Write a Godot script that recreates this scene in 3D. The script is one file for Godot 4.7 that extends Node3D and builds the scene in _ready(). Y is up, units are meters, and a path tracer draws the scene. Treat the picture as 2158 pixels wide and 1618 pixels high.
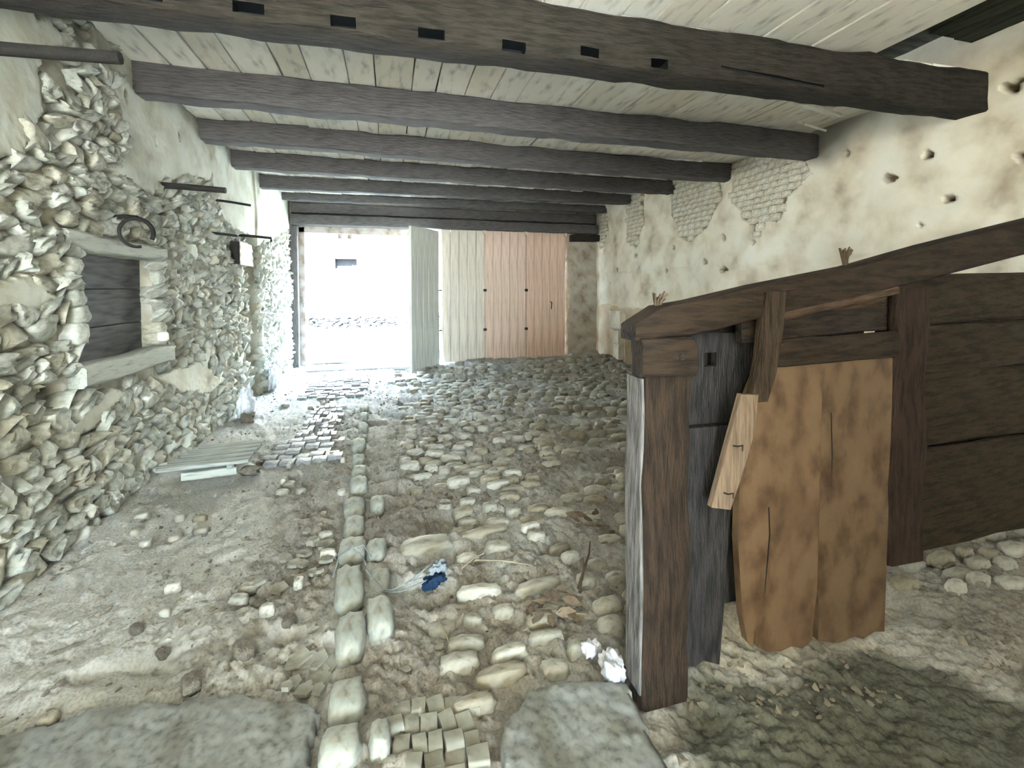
extends Node3D
# An old stable: rubble wall on the left, plastered wall on the right, beams and boards overhead, a folding
# plank door at the far end and a wooden stall partition on the right. x is across, d is depth into the room (-z).

var rng := RandomNumberGenerator.new()
var n_low := FastNoiseLite.new()
var n_mid := FastNoiseLite.new()
var n_high := FastNoiseLite.new()
var n_cell := FastNoiseLite.new()
var used := {}
var M := {}
var stones: Array[ArrayMesh] = []
var cobbles: Array[ArrayMesh] = []
var blocks: Array[ArrayMesh] = []
const XL := -1.65
const XR := 4.06
const DF := 8.62

func P(x: float, y: float, d: float) -> Vector3:
	return Vector3(x, y, -d)

# ---------------------------------------------------------------- naming
func numbered(called: String) -> String:
	var k: int = used.get(called, 0)
	used[called] = k + 1
	return called if k == 0 else "%s_%03d" % [called, k]

func tag(o: Node, label: String, category: String, group := "", kind := "") -> Node:
	if label: o.set_meta("label", label)
	if category: o.set_meta("category", category)
	if group: o.set_meta("group", group)
	if kind: o.set_meta("kind", kind)
	return o

func thing(called: String, label: String, category: String, at := Vector3.ZERO, group := "", kind := "") -> Node3D:
	var o := Node3D.new()
	o.name = numbered(called)
	add_child(o)
	o.position = at
	tag(o, label, category, group, kind)
	return o

func obj(called: String, mesh: Mesh, m: Material, parent: Node = null, at := Vector3.ZERO, basis := Basis.IDENTITY) -> MeshInstance3D:
	var o := MeshInstance3D.new()
	o.mesh = mesh
	o.material_override = m
	var top: bool = parent == null or parent == self
	o.name = numbered(called) if top else called
	(self if top else parent).add_child(o, true)
	o.transform = Transform3D(basis, at)
	return o

# ---------------------------------------------------------------- mesh building
func mesh_from(v: PackedVector3Array, idx: PackedInt32Array, col := PackedColorArray()) -> ArrayMesh:
	var vol := 0.0
	for i in range(0, idx.size(), 3):
		vol += v[idx[i]].dot(v[idx[i + 1]].cross(v[idx[i + 2]]))
	if vol > 0.0:
		for i in range(0, idx.size(), 3):
			var t := idx[i + 1]
			idx[i + 1] = idx[i + 2]
			idx[i + 2] = t
	var n := PackedVector3Array()
	n.resize(v.size())
	for i in range(0, idx.size(), 3):
		var a := idx[i]
		var b := idx[i + 1]
		var c := idx[i + 2]
		var f := (v[c] - v[a]).cross(v[b] - v[a])
		n[a] += f
		n[b] += f
		n[c] += f
	for i in n.size():
		n[i] = n[i].normalized() if n[i].length_squared() > 1e-20 else Vector3.UP
	var arr := []
	arr.resize(Mesh.ARRAY_MAX)
	arr[Mesh.ARRAY_VERTEX] = v
	arr[Mesh.ARRAY_NORMAL] = n
	arr[Mesh.ARRAY_INDEX] = idx
	if col.size(): arr[Mesh.ARRAY_COLOR] = col
	var m := ArrayMesh.new()
	m.add_surface_from_arrays(Mesh.PRIMITIVE_TRIANGLES, arr)
	return m

func loft(rings: Array, caps := true) -> ArrayMesh:
	var v := PackedVector3Array()
	var idx := PackedInt32Array()
	var k: int = rings[0].size()
	for r in rings: v.append_array(r)
	for i in rings.size() - 1:
		for j in k:
			var a := i * k + j
			var b := i * k + (j + 1) % k
			idx.append_array([a, b, a + k, b, b + k, a + k])
	if caps:
		for e in [0, rings.size() - 1]:
			var ring: PackedVector3Array = rings[e]
			var s := v.size()
			var mid := Vector3.ZERO
			for p in ring: mid += p
			v.append_array(ring)
			v.append(mid / k)
			for j in k:
				if e == 0: idx.append_array([s + j, s + k, s + (j + 1) % k])
				else: idx.append_array([s + j, s + (j + 1) % k, s + k])
	return mesh_from(v, idx)

# a wooden timber or board, length along local x, rounded edges, hand-hewn wobble
func timber(L: float, H: float, T: float, seg: int, wob: float, bev: float, sd: float, droop := 0.0) -> ArrayMesh:
	var rings := []
	for i in seg + 1:
		var t := float(i) / seg
		var x := (t - 0.5) * L
		if i == 0 or i == seg: x += 0.0
		var cy := wob * n_low.get_noise_2d(x * 40.0, sd * 13.1) - droop * (1.0 - pow(2.0 * t - 1.0, 2.0))
		var cz := wob * n_low.get_noise_2d(x * 40.0, sd * 13.1 + 500.0)
		var h := H * 0.5
		var w := T * 0.5
		var ring := PackedVector3Array()
		var q := 0
		for c in [[-1, -1, 0], [-1, -1, 1], [1, -1, 1], [1, -1, 0], [1, 1, 0], [1, 1, 1], [-1, 1, 1], [-1, 1, 0]]:
			var b := bev * (1.0 + 0.7 * n_mid.get_noise_2d(x * 60.0 + c[0] * 37.0, sd * 7.0 + c[1] * 91.0))
			var z: float = c[0] * (w - (b if c[2] == 1 else 0.0))
			var y: float = c[1] * (h - (b if c[2] == 0 else 0.0))
			var f := wob * 0.6 * n_mid.get_noise_3d(x * 50.0, c[0] * 40.0 + sd * 17.0, c[1] * 40.0)
			ring.append(Vector3(x, cy + y + f * c[1], cz + z + f * c[0]))
			q += 1
		rings.append(ring)
	return loft(rings)

# a flat board cut to an outline in local xy, thickness along z
func plate(poly: PackedVector2Array, T: float) -> ArrayMesh:
	var v := PackedVector3Array()
	var idx := PackedInt32Array()
	var tri := Geometry2D.triangulate_polygon(poly)
	var k := poly.size()
	for s in [-0.5, 0.5]:
		var o := v.size()
		for p in poly: v.append(Vector3(p.x, p.y, s * T))
		for i in range(0, tri.size(), 3):
			if s < 0: idx.append_array([o + tri[i], o + tri[i + 1], o + tri[i + 2]])
			else: idx.append_array([o + tri[i], o + tri[i + 2], o + tri[i + 1]])
	var ccw := not Geometry2D.is_polygon_clockwise(poly)
	var a := poly[tri[0]]
	var tri_ccw: bool = (poly[tri[1]] - a).cross(poly[tri[2]] - a) > 0.0
	for i in k:
		var j := (i + 1) % k
		var o := v.size()
		v.append_array([Vector3(poly[i].x, poly[i].y, -0.5 * T), Vector3(poly[j].x, poly[j].y, -0.5 * T), Vector3(poly[j].x, poly[j].y, 0.5 * T), Vector3(poly[i].x, poly[i].y, 0.5 * T)])
		# orientation must agree with the caps
		var area := 0.0
		for q in k: area += poly[q].cross(poly[(q + 1) % k])
		if (area > 0.0) == tri_ccw: idx.append_array([o, o + 2, o + 1, o, o + 3, o + 2])
		else: idx.append_array([o, o + 1, o + 2, o, o + 2, o + 3])
	return mesh_from(v, idx)

# an unit stone (-0.5 .. 0.5), boxy to round
func stone(n: int, squareness: float, rough: float, sd: float, cuts := 0) -> ArrayMesh:
	var planes := []
	for k in cuts: planes.append([Vector3(rng.randf_range(-1, 1), rng.randf_range(-1, 1), rng.randf_range(-0.6, 1)).normalized(), rng.randf_range(0.62, 0.85)])
	var v := PackedVector3Array()
	var idx := PackedInt32Array()
	var at := {}
	for f in 6:
		var g := PackedInt32Array()
		for j in n + 1:
			for i in n + 1:
				var a := 2.0 * i / n - 1.0
				var b := 2.0 * j / n - 1.0
				var c: Vector3 = [Vector3(1, a, b), Vector3(-1, b, a), Vector3(b, 1, a), Vector3(a, -1, b), Vector3(a, b, 1), Vector3(b, a, -1)][f]
				var key := Vector3i((c * 100.0).round())
				if not at.has(key):
					at[key] = v.size()
					var sph := c.normalized()
					var p := sph.lerp(c * 0.92, squareness)
					p *= 1.0 + rough * n_low.get_noise_3d(sph.x * 55.0 + sd * 31.0, sph.y * 55.0, sph.z * 55.0) + rough * 0.5 * n_mid.get_noise_3d(sph.x * 60.0 + sd * 17.0, sph.y * 60.0, sph.z * 60.0)
					for q in planes:
						var over: float = p.dot(q[0]) - q[1]
						if over > 0.0: p -= q[0] * over
					v.append(p * 0.5)
				g.append(at[key])
		for j in n:
			for i in n:
				var a := g[j * (n + 1) + i]
				var b := g[j * (n + 1) + i + 1]
				var c := g[(j + 1) * (n + 1) + i]
				var d := g[(j + 1) * (n + 1) + i + 1]
				idx.append_array([a, b, d, a, d, c])
	return mesh_from(v, idx)

func tube(path: Array, r0: float, r1: float, k := 6) -> ArrayMesh:
	var rings := []
	for i in path.size():
		var p: Vector3 = path[i]
		var a: Vector3 = path[maxi(i - 1, 0)]
		var b: Vector3 = path[mini(i + 1, path.size() - 1)]
		var dir := (b - a).normalized()
		var side := dir.cross(Vector3(0.12, 0.97, 0.2)).normalized()
		var up := side.cross(dir)
		var r := lerpf(r0, r1, float(i) / maxf(path.size() - 1, 1))
		var ring := PackedVector3Array()
		for j in k:
			var t := TAU * j / k
			ring.append(p + (side * cos(t) + up * sin(t)) * r)
		rings.append(ring)
	return loft(rings)

func join(list: Array) -> ArrayMesh:    # [[mesh, Transform3D], ...] into one mesh
	var st := SurfaceTool.new()
	for e in list: st.append_from(e[0], 0, e[1])
	return st.commit()

# a surface given as rows of points; normals by differences
func grid_mesh(nu: int, nv: int, p: PackedVector3Array, col: PackedColorArray) -> ArrayMesh:
	var n := PackedVector3Array()
	n.resize(p.size())
	var idx := PackedInt32Array()
	idx.resize((nu - 1) * (nv - 1) * 6)
	var w := 0
	for j in nv:
		for i in nu:
			var o := j * nu + i
			var du := p[o + (1 if i < nu - 1 else 0)] - p[o - (1 if i > 0 else 0)]
			var dv := p[o + (nu if j < nv - 1 else 0)] - p[o - (nu if j > 0 else 0)]
			n[o] = du.cross(dv).normalized()
			if i < nu - 1 and j < nv - 1:
				idx[w] = o
				idx[w + 1] = o + nu
				idx[w + 2] = o + 1
				idx[w + 3] = o + 1
				idx[w + 4] = o + nu
				idx[w + 5] = o + nu + 1
				w += 6
	var arr := []
	arr.resize(Mesh.ARRAY_MAX)
	arr[Mesh.ARRAY_VERTEX] = p
	arr[Mesh.ARRAY_NORMAL] = n
	arr[Mesh.ARRAY_INDEX] = idx
	arr[Mesh.ARRAY_COLOR] = col
	var m := ArrayMesh.new()
	m.add_surface_from_arrays(Mesh.PRIMITIVE_TRIANGLES, arr)
	return m

func boxm(x: float, y: float, z: float, bev := 0.006) -> ArrayMesh:
	return timber(x, y, z, 1, 0.0, bev, 1.0)

# ---------------------------------------------------------------- materials
func noise(kind: int, freq: float, oct: int, sd: int) -> FastNoiseLite:
	var f := FastNoiseLite.new()
	f.noise_type = kind
	f.frequency = freq
	f.fractal_type = FastNoiseLite.FRACTAL_FBM
	f.fractal_octaves = oct
	f.seed = sd
	return f

func tex(f: FastNoiseLite, stops: Array, side := 512) -> NoiseTexture2D:
	var t := NoiseTexture2D.new()
	t.width = side
	t.height = side
	t.seamless = true
	t.seamless_blend_skirt = 0.2
	t.noise = f
	t.normalize = true
	if stops.size():
		var g := Gradient.new()
		var off := PackedFloat32Array()
		var cs := PackedColorArray()
		for s in stops:
			off.append(s[0])
			cs.append(s[1] if s[1] is Color else Color(s[1], s[1], s[1]))
		g.offsets = off
		g.colors = cs
		t.color_ramp = g
	return t

func mat(c: Color, t: Texture2D, scale: Vector3, rough: float, h: Texture2D = null, hs := 0.0, world := false, vcol := false, off := Vector3.ZERO) -> StandardMaterial3D:
	var m := StandardMaterial3D.new()
	m.albedo_color = c
	m.albedo_texture = t
	m.roughness = rough
	m.metallic_specular = 0.3
	m.uv1_triplanar = true
	m.uv1_world_triplanar = world
	m.uv1_scale = scale
	m.uv1_offset = off
	m.vertex_color_use_as_albedo = vcol
	if h:
		m.heightmap_enabled = true
		m.heightmap_texture = h
		m.heightmap_scale = hs
	return m

func materials() -> void:
	var S := FastNoiseLite.TYPE_SIMPLEX_SMOOTH
	var t_grit := tex(noise(S, 0.035, 7, 11), [[0.0, 0.62], [0.3, 0.84], [0.55, 0.94], [1.0, 1.0]], 1024)
	var t_mottle := tex(noise(S, 0.012, 5, 12), [[0.0, 0.72], [0.5, 0.9], [1.0, 1.0]])
	var t_plaster := tex(noise(S, 0.008, 6, 13), [[0.0, Color(0.70, 0.66, 0.6)], [0.3, Color(0.9, 0.87, 0.82)], [0.6, Color(0.98, 0.97, 0.94)], [1.0, 1.0]])
	var t_grain := tex(noise(S, 0.02, 6, 14), [[0.0, 0.6], [0.3, 0.78], [0.55, 0.9], [1.0, 1.0]])
	var t_old := tex(noise(S, 0.014, 6, 15), [[0.0, 0.5], [0.35, 0.72], [0.6, 0.92], [1.0, 1.0]])
	var t_deck := tex(noise(S, 0.014, 6, 19), [[0.0, 0.74], [0.25, 0.93], [0.45, 1.0], [1.0, 1.0]])
	var t_door := tex(noise(S, 0.02, 5, 20), [[0.0, 0.8], [0.5, 0.94], [1.0, 1.0]])
	var t_stain := tex(noise(S, 0.012, 6, 21), [[0.0, Color(0.62, 0.55, 0.5)], [0.35, Color(0.82, 0.78, 0.72)], [0.6, Color(0.96, 0.93, 0.86)], [1.0, Color(1, 0.99, 0.93)]])
	var h_fine := tex(noise(S, 0.04, 6, 16), [])
	var h_grain := tex(noise(S, 0.03, 5, 17), [])
	var h_soft := tex(noise(S, 0.015, 5, 18), [])
	M.floor = mat(Color(1, 1, 1), t_grit, Vector3.ONE * 1.7, 0.8, h_fine, 0.5, true, true)
	M.wall = mat(Color(1, 1, 1), t_plaster, Vector3.ONE * 0.6, 0.95, h_fine, 0.6, true, true)
	M.plaster = mat(Color(1, 1, 1), t_plaster, Vector3.ONE * 0.45, 0.92, h_soft, 0.6, true, true)
	M.stone = []
	for c in [Color(0.77, 0.775, 0.735), Color(0.74, 0.745, 0.70), Color(0.71, 0.715, 0.67), Color(0.785, 0.79, 0.745), Color(0.74, 0.725, 0.66)]:
		M.stone.append(mat(c, t_mottle, Vector3(0.6, 0.6, 0.6), 0.93, h_fine, 0.18, false, false, Vector3(rng.randf(), rng.randf(), 0)))
	M.pale = []
	for c in [Color(0.95, 0.91, 0.83), Color(0.92, 0.87, 0.78), Color(0.94, 0.90, 0.83)]:
		M.pale.append(mat(c, t_mottle, Vector3(0.5, 0.5, 0.5), 0.93, h_fine, 0.08))
	M.slab = mat(Color(1, 1, 1), t_grit, Vector3.ONE * 0.8, 0.9, h_fine, 0.2, true, true)
	M.cobble = []
	for c in [Color(0.63, 0.625, 0.60), Color(0.59, 0.585, 0.555), Color(0.66, 0.655, 0.63), Color(0.555, 0.535, 0.485)]:
		M.cobble.append(mat(c, t_plaster, Vector3(0.7, 0.7, 0.7), 0.6, h_soft, 0.12))
	M.kerb = mat(Color(0.60, 0.615, 0.60), t_plaster, Vector3(0.7, 0.7, 0.7), 0.75, h_soft, 0.12)
	M.darkstone = mat(Color(0.46, 0.43, 0.38), t_mottle, Vector3(0.6, 0.6, 0.6), 0.9, h_fine, 0.5)
	M.sett = mat(Color(0.60, 0.61, 0.59), t_plaster, Vector3(0.8, 0.8, 0.8), 0.9, h_fine, 0.5)
	M.paver = mat(Color(0.52, 0.52, 0.515), t_grit, Vector3(0.8, 0.8, 0.8), 0.5, h_fine, 0.3)
	# woods: grain runs along local x
	var g := Vector3(0.35, 4.0, 4.0)
	M.beam = mat(Color(0.405, 0.39, 0.385), t_grain, Vector3(0.5, 6.0, 6.0), 0.9, h_grain, 0.6)
	M.beamnear = mat(Color(0.235, 0.215, 0.19), t_old, Vector3(0.7, 5.0, 5.0), 0.9, h_grain, 1.0)
	M.deck = []
	for c in [Color(0.97, 0.95, 0.91), Color(0.95, 0.93, 0.88), Color(0.98, 0.97, 0.93), Color(0.94, 0.915, 0.86)]:
		M.deck.append(mat(c, t_deck, Vector3(0.4, 1.5, 1.5), 0.88, h_grain, 0.12, false, false, Vector3(rng.randf(), rng.randf(), rng.randf())))
	M.deckdark = mat(Color(0.30, 0.31, 0.26), t_old, Vector3(0.22, 1.6, 1.6), 0.9)
	M.door = []
	for c in [Color(0.86, 0.82, 0.76), Color(0.90, 0.79, 0.72), Color(0.90, 0.77, 0.69), Color(0.76, 0.76, 0.72)]:
		M.door.append(mat(c, t_door, Vector3(0.15, 2.5, 2.5), 0.8, h_grain, 0.15))
	M.stall = []
	for c in [Color(0.20, 0.155, 0.115), Color(0.33, 0.26, 0.20), Color(0.21, 0.17, 0.145), Color(0.20, 0.155, 0.105), Color(0.2, 0.19, 0.185)]:
		M.stall.append(mat(c, t_old, Vector3(0.8, 5.0, 5.0), 0.85, h_grain, 0.5, false, false, Vector3(rng.randf(), rng.randf(), rng.randf())))
	M.redwood = mat(Color(0.205, 0.145, 0.11), t_old, Vector3(0.8, 5.0, 5.0), 0.85, h_grain, 0.5)
	M.stall_v = []
	for c in [Color(0.24, 0.19, 0.145), Color(0.21, 0.20, 0.20), Color(0.18, 0.15, 0.12)]: M.stall_v.append(mat(c, t_old, Vector3(5.0, 0.8, 5.0), 0.85, h_grain, 0.5, false, false, Vector3(rng.randf(), 0, 0)))
	M.slat_v = mat(Color(0.50, 0.43, 0.365), t_grain, Vector3(5.0, 0.5, 5.0), 0.85, h_grain, 0.3)
	M.panel = mat(Color(0.415, 0.345, 0.285), t_stain, Vector3(1.1, 0.7, 1.1), 0.85, h_grain, 0.2)
	M.panel2 = mat(Color(0.395, 0.33, 0.27), t_stain, Vector3(1.1, 0.7, 1.1), 0.85, h_grain, 0.2, false, false, Vector3(0.4, 0.3, 0.1))
	M.slat = mat(Color(0.62, 0.52, 0.42), t_grain, g, 0.85, h_grain, 0.5)
	M.greywood = mat(Color(0.46, 0.45, 0.44), t_old, Vector3(0.8, 6, 6), 0.9, h_grain, 0.4)
	M.sill = mat(Color(0.66, 0.67, 0.63), t_deck, Vector3(0.6, 4, 4), 0.9, h_grain, 0.4)
	M.greyboard = mat(Color(0.66, 0.67, 0.64), t_grain, g, 0.8, h_grain, 0.2)
	M.niche = mat(Color(0.46, 0.46, 0.46), t_grain, Vector3(0.3, 2.0, 2.0), 0.85, h_grain, 0.2)
	M.iron = mat(Color(0.20, 0.19, 0.18), t_grit, Vector3.ONE * 4.0, 0.75, h_fine, 0.2)
	M.iron.metallic = 0.3
	M.white = mat(Color(0.93, 0.92, 0.90), t_plaster, Vector3.ONE * 2.0, 0.7)
	M.render = mat(Color(0.94, 0.93, 0.90), t_plaster, Vector3.ONE * 0.3, 0.9, null, 0.0, true)
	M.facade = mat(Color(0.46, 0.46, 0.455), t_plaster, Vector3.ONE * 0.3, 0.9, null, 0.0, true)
	M.greywall = mat(Color(0.68, 0.65, 0.61), t_plaster, Vector3.ONE * 0.8, 0.95, h_soft, 1.5, true)
	M.road = mat(Color(0.60, 0.595, 0.58), t_grit, Vector3.ONE * 0.5, 0.95, h_fine, 0.3, true)
	M.grass = mat(Color(0.15, 0.16, 0.11), t_mottle, Vector3.ONE * 2.0, 0.95)
	M.pane = mat(Color(0.072, 0.08, 0.095), t_mottle, Vector3.ONE, 0.6)
	M.dark = mat(Color(0.09, 0.10, 0.115), t_mottle, Vector3.ONE, 0.9)
	M.surround = mat(Color(0.70, 0.67, 0.67), t_plaster, Vector3.ONE, 0.9)
	M.plinth = mat(Color(0.22, 0.21, 0.20), t_mottle, Vector3.ONE, 0.9)
	M.shade = mat(Color(0.10, 0.11, 0.13), t_mottle, Vector3.ONE * 2.0, 0.6)
	M.straw = mat(Color(0.66, 0.62, 0.52), t_mottle, Vector3.ONE * 3.0, 0.8)
	M.twig = mat(Color(0.36, 0.30, 0.24), t_grit, Vector3.ONE * 4.0, 0.9)
	M.leaf = mat(Color(0.48, 0.42, 0.35), t_mottle, Vector3.ONE * 6.0, 0.8)
	M.twine = mat(Color(0.50, 0.53, 0.54), t_mottle, Vector3.ONE * 9.0, 0.8)
	M.blue = mat(Color(0.08, 0.17, 0.27), t_mottle, Vector3.ONE * 9.0, 0.7)
	M.foil = mat(Color(0.78, 0.78, 0.80), t_mottle, Vector3.ONE * 8.0, 0.35)
	M.bag = mat(Color(0.90, 0.91, 0.93), t_mottle, Vector3.ONE * 3.0, 0.5)
	M.clod = mat(Color(0.62, 0.585, 0.52), t_grit, Vector3.ONE * 0.7, 0.95, h_fine, 0.4)

# ---------------------------------------------------------------- shapes of the ground and the walls
func inside(poly: PackedVector2Array, x: float, y: float) -> bool:
	return Geometry2D.is_point_in_polygon(Vector2(x, y), poly)

func bump(x: float, d: float, cx: float, cd: float, rx: float, rd: float) -> float:
	return exp(-pow((x - cx) / rx, 2.0) - pow((d - cd) / rd, 2.0))

var slab_l := PackedVector2Array([Vector2(-2.2, 1.86), Vector2(-1.18, 1.74), Vector2(-0.88, 1.765), Vector2(-0.54, 1.715), Vector2(-0.245, 1.615), Vector2(-0.23, 1.1), Vector2(-2.2, 1.1)])
var slab_r := PackedVector2Array([Vector2(0.36, 1.40), Vector2(0.45, 1.46), Vector2(0.6, 1.475), Vector2(0.78, 1.42), Vector2(0.74, 1.0), Vector2(0.30, 1.0), Vector2(0.31, 1.27)])

func ground(x: float, d: float) -> float:
	var h := 0.018 * n_low.get_noise_2d(x * 18.0, d * 18.0) + 0.012 * n_low.get_noise_2d(x * 60.0 + 90.0, d * 60.0)
	h += 0.014 * n_mid.get_noise_2d(x * 60.0, d * 60.0) + 0.010 * n_high.get_noise_2d(x * 70.0, d * 70.0)
	h += 0.018 * n_high.get_noise_2d(x * 170.0 + 31.0, d * 170.0) * (0.45 + 0.55 * smoothstep(-1.1, -0.5, x)) + 0.008 * n_high.get_noise_2d(x * 320.0, d * 320.0 + 57.0)
	for q in [[0.205, 1.93, 0.055, 0.05, 0.08], [0.30, 2.40, 0.16, 0.05, 0.06], [-0.42, 2.0, 0.05, 0.04, 0.05], [-0.6, 2.32, 0.10, 0.06, 0.05], [-0.9, 1.98, 0.06, 0.04, 0.03], [0.62, 2.74, 0.12, 0.05, 0.05], [-1.05, 1.95, 0.08, 0.05, 0.03]]:
		h -= q[4] * bump(x, d, q[0], q[1], q[2], q[3])
	var pit := n_mid.get_noise_2d(x * 22.0 + 300.0, d * 34.0)
	if pit > 0.18: h -= minf(0.05, (pit - 0.18) * 0.16) * smoothstep(-1.2, 0.2, x)
	h += 0.035 * bump(x, d, 1.55, 1.58, 0.45, 0.14)
	h += 0.09 * smoothstep(0.4, 1.8, x) * smoothstep(6.9, 7.9, d)
	h += 0.05 * smoothstep(-1.25, -1.6, x)
	h += 0.06 * smoothstep(3.2, 4.0, x)
	h -= 0.018 * smoothstep(-0.1, 0.3, x)
	return h

func floor_height(x: float, d: float) -> float:
	var h := ground(x, d)
	if d < 2.0 and x < -0.18 and inside(slab_l, x, d): h = minf(h, 0.0)
	if d < 1.55 and x > 0.26 and x < 0.82 and inside(slab_r, x, d): h = minf(h, 0.0)
	return h

func floor_color(x: float, d: float) -> Color:
	var a := 0.5 + 0.5 * n_low.get_noise_2d(x * 25.0 + 700.0, d * 25.0)
	var b := 0.5 + 0.5 * n_mid.get_noise_2d(x * 20.0 + 900.0, d * 20.0)
	var c := Color(0.26, 0.235, 0.195).lerp(Color(0.46, 0.44, 0.395), clampf(a * 1.6 - 0.3, 0, 1))
	c = c.lerp(Color(0.27, 0.235, 0.185), clampf(b * 2.2 - 1.05, 0, 1) * 0.8)
	c = c.lerp(Color(0.24, 0.205, 0.155), clampf(n_high.get_noise_2d(x * 110.0 + 13.0, d * 110.0) * 2.0 - 0.25, 0, 1) * 0.6)
	c = c.lerp(Color(0.52, 0.51, 0.46), smoothstep(-0.35, -1.1, x) * 0.7)
	c = c.lerp(Color(0.40, 0.29, 0.21), smoothstep(2.0, 3.4, x) * smoothstep(5.8, 7.2, d) * 0.5)
	c = c.lerp(Color(0.58, 0.51, 0.38), clampf(1.5 * bump(x, d, 1.62, 1.56, 0.42, 0.16) - 0.25 + 0.5 * n_high.get_noise_2d(x * 100.0, d * 100.0), 0, 0.85))
	c = c.lerp(Color(0.085, 0.085, 0.06), smoothstep(0.75, 1.05, x + 0.3 * n_low.get_noise_2d(x * 30.0, d * 30.0)) * smoothstep(1.42, 1.25, d + 0.3 * smoothstep(1.7, 2.1, x) + 0.25 * n_low.get_noise_2d(x * 40.0 + 9.0, d * 40.0)) * 0.85)  # dark earth before the partition, with its cast shadow put into the colour
	return c.lerp(Color(0.68, 0.67, 0.64), smoothstep(0.3, -0.8, d))  # floor behind the camera paled to bounce light up to the ceiling

func build_floor() -> Node3D:
	var xs := PackedFloat32Array()
	var x := -2.15
	while x < 4.4:
		xs.append(x)
		x += 0.0125 if x < 1.6 else 0.02
	var ds := PackedFloat32Array([-7.8, -6.0, -4.0, -2.0, -1.0, -0.3, 0.2, 0.5])
	var d := 0.7
	while d < 9.05:
		ds.append(d)
		d += maxf(0.010, 0.0075 * d)
	var p := PackedVector3Array()
	var col := PackedColorArray()
	for dd in ds:
		for xx in xs:
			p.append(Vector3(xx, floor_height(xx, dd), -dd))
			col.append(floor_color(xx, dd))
	var root := thing("floor", "uneven stable floor of trodden earth, cobbles and worn slabs", "floor", Vector3.ZERO, "", "structure")
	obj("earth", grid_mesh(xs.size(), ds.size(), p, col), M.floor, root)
	obj("subsoil", boxm(6.9, 0.3, 17.0), M.road, root, P(1.1, -0.35, 0.7))
	return root

var plas_l := [
	PackedVector2Array([Vector2(0.9, 2.05), Vector2(2.57, 1.96), Vector2(2.68, 1.98), Vector2(2.78, 2.15), Vector2(2.88, 2.25), Vector2(2.84, 2.46), Vector2(2.92, 2.62), Vector2(2.81, 2.80), Vector2(2.6, 2.95), Vector2(0.9, 2.98)]),
	PackedVector2Array([Vector2(3.27, 2.95), Vector2(3.76, 2.97), Vector2(3.9, 2.90), Vector2(4.83, 2.99), Vector2(5.44, 2.92), Vector2(5.02, 2.42), Vector2(4.14, 2.26), Vector2(3.98, 2.05), Vector2(3.34, 2.13), Vector2(3.55, 2.25), Vector2(3.59, 2.38), Vector2(3.44, 2.68), Vector2(3.33, 2.80)]),
	PackedVector2Array([Vector2(5.11, 2.80), Vector2(5.5, 3.0), Vector2(8.7, 3.1), Vector2(8.7, 2.43), Vector2(7.65, 2.16), Vector2(6.6, 1.95), Vector2(5.85, 2.02), Vector2(5.26, 2.15), Vector2(5.08, 2.39)]),
	PackedVector2Array([Vector2(3.84, 0.78), Vector2(4.70, 0.75), Vector2(5.29, 0.47), Vector2(4.8, 0.42), Vector2(4.30, 0.54)]),
	PackedVector2Array([Vector2(2.4, 1.30), Vector2(2.75, 1.28), Vector2(2.9, 1.36), Vector2(2.7, 1.44), Vector2(2.4, 1.42)]),
	PackedVector2Array([Vector2(2.9, 0.70), Vector2(3.3, 0.78), Vector2(3.5, 0.72), Vector2(3.2, 0.60), Vector2(2.9, 0.60)])]

func plaster_left(d: float, y: float) -> float:
	var jd := d + 0.05 * n_mid.get_noise_2d(d * 30.0, y * 30.0)
	var jy := y + 0.05 * n_mid.get_noise_2d(d * 30.0 + 77.0, y * 30.0)
	for q in plas_l:
		if inside(q, jd, jy): return 1.0
	var s := n_low.get_noise_2d(d * 34.0 + 40.0, y * 34.0) - 0.1
	if d > 6.6: s += 0.08
	return 1.0 if s > 0.42 else 0.0

func in_niche(d: float, y: float) -> bool:
	return d > 3.035 and d < 3.86 and y < 1.60 and y > 0.93

func in_recess(d: float, y: float) -> bool:
	return d > 6.12 + 0.03 * n_mid.get_noise_2d(y * 40.0, 5.0) and d < 6.55 and y < 2.02 + 0.06 * n_mid.get_noise_2d(d * 60.0, 9.0)

func left_base(d: float, y: float) -> float:
	var x := XL + 0.035 * n_low.get_noise_2d(d * 14.0, y * 14.0)
	if d > 6.55: x += 0.02
	if y > 0.9: x -= 0.02 * (y - 0.9)
	if in_recess(d, y): x -= 0.34
	return x

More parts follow.
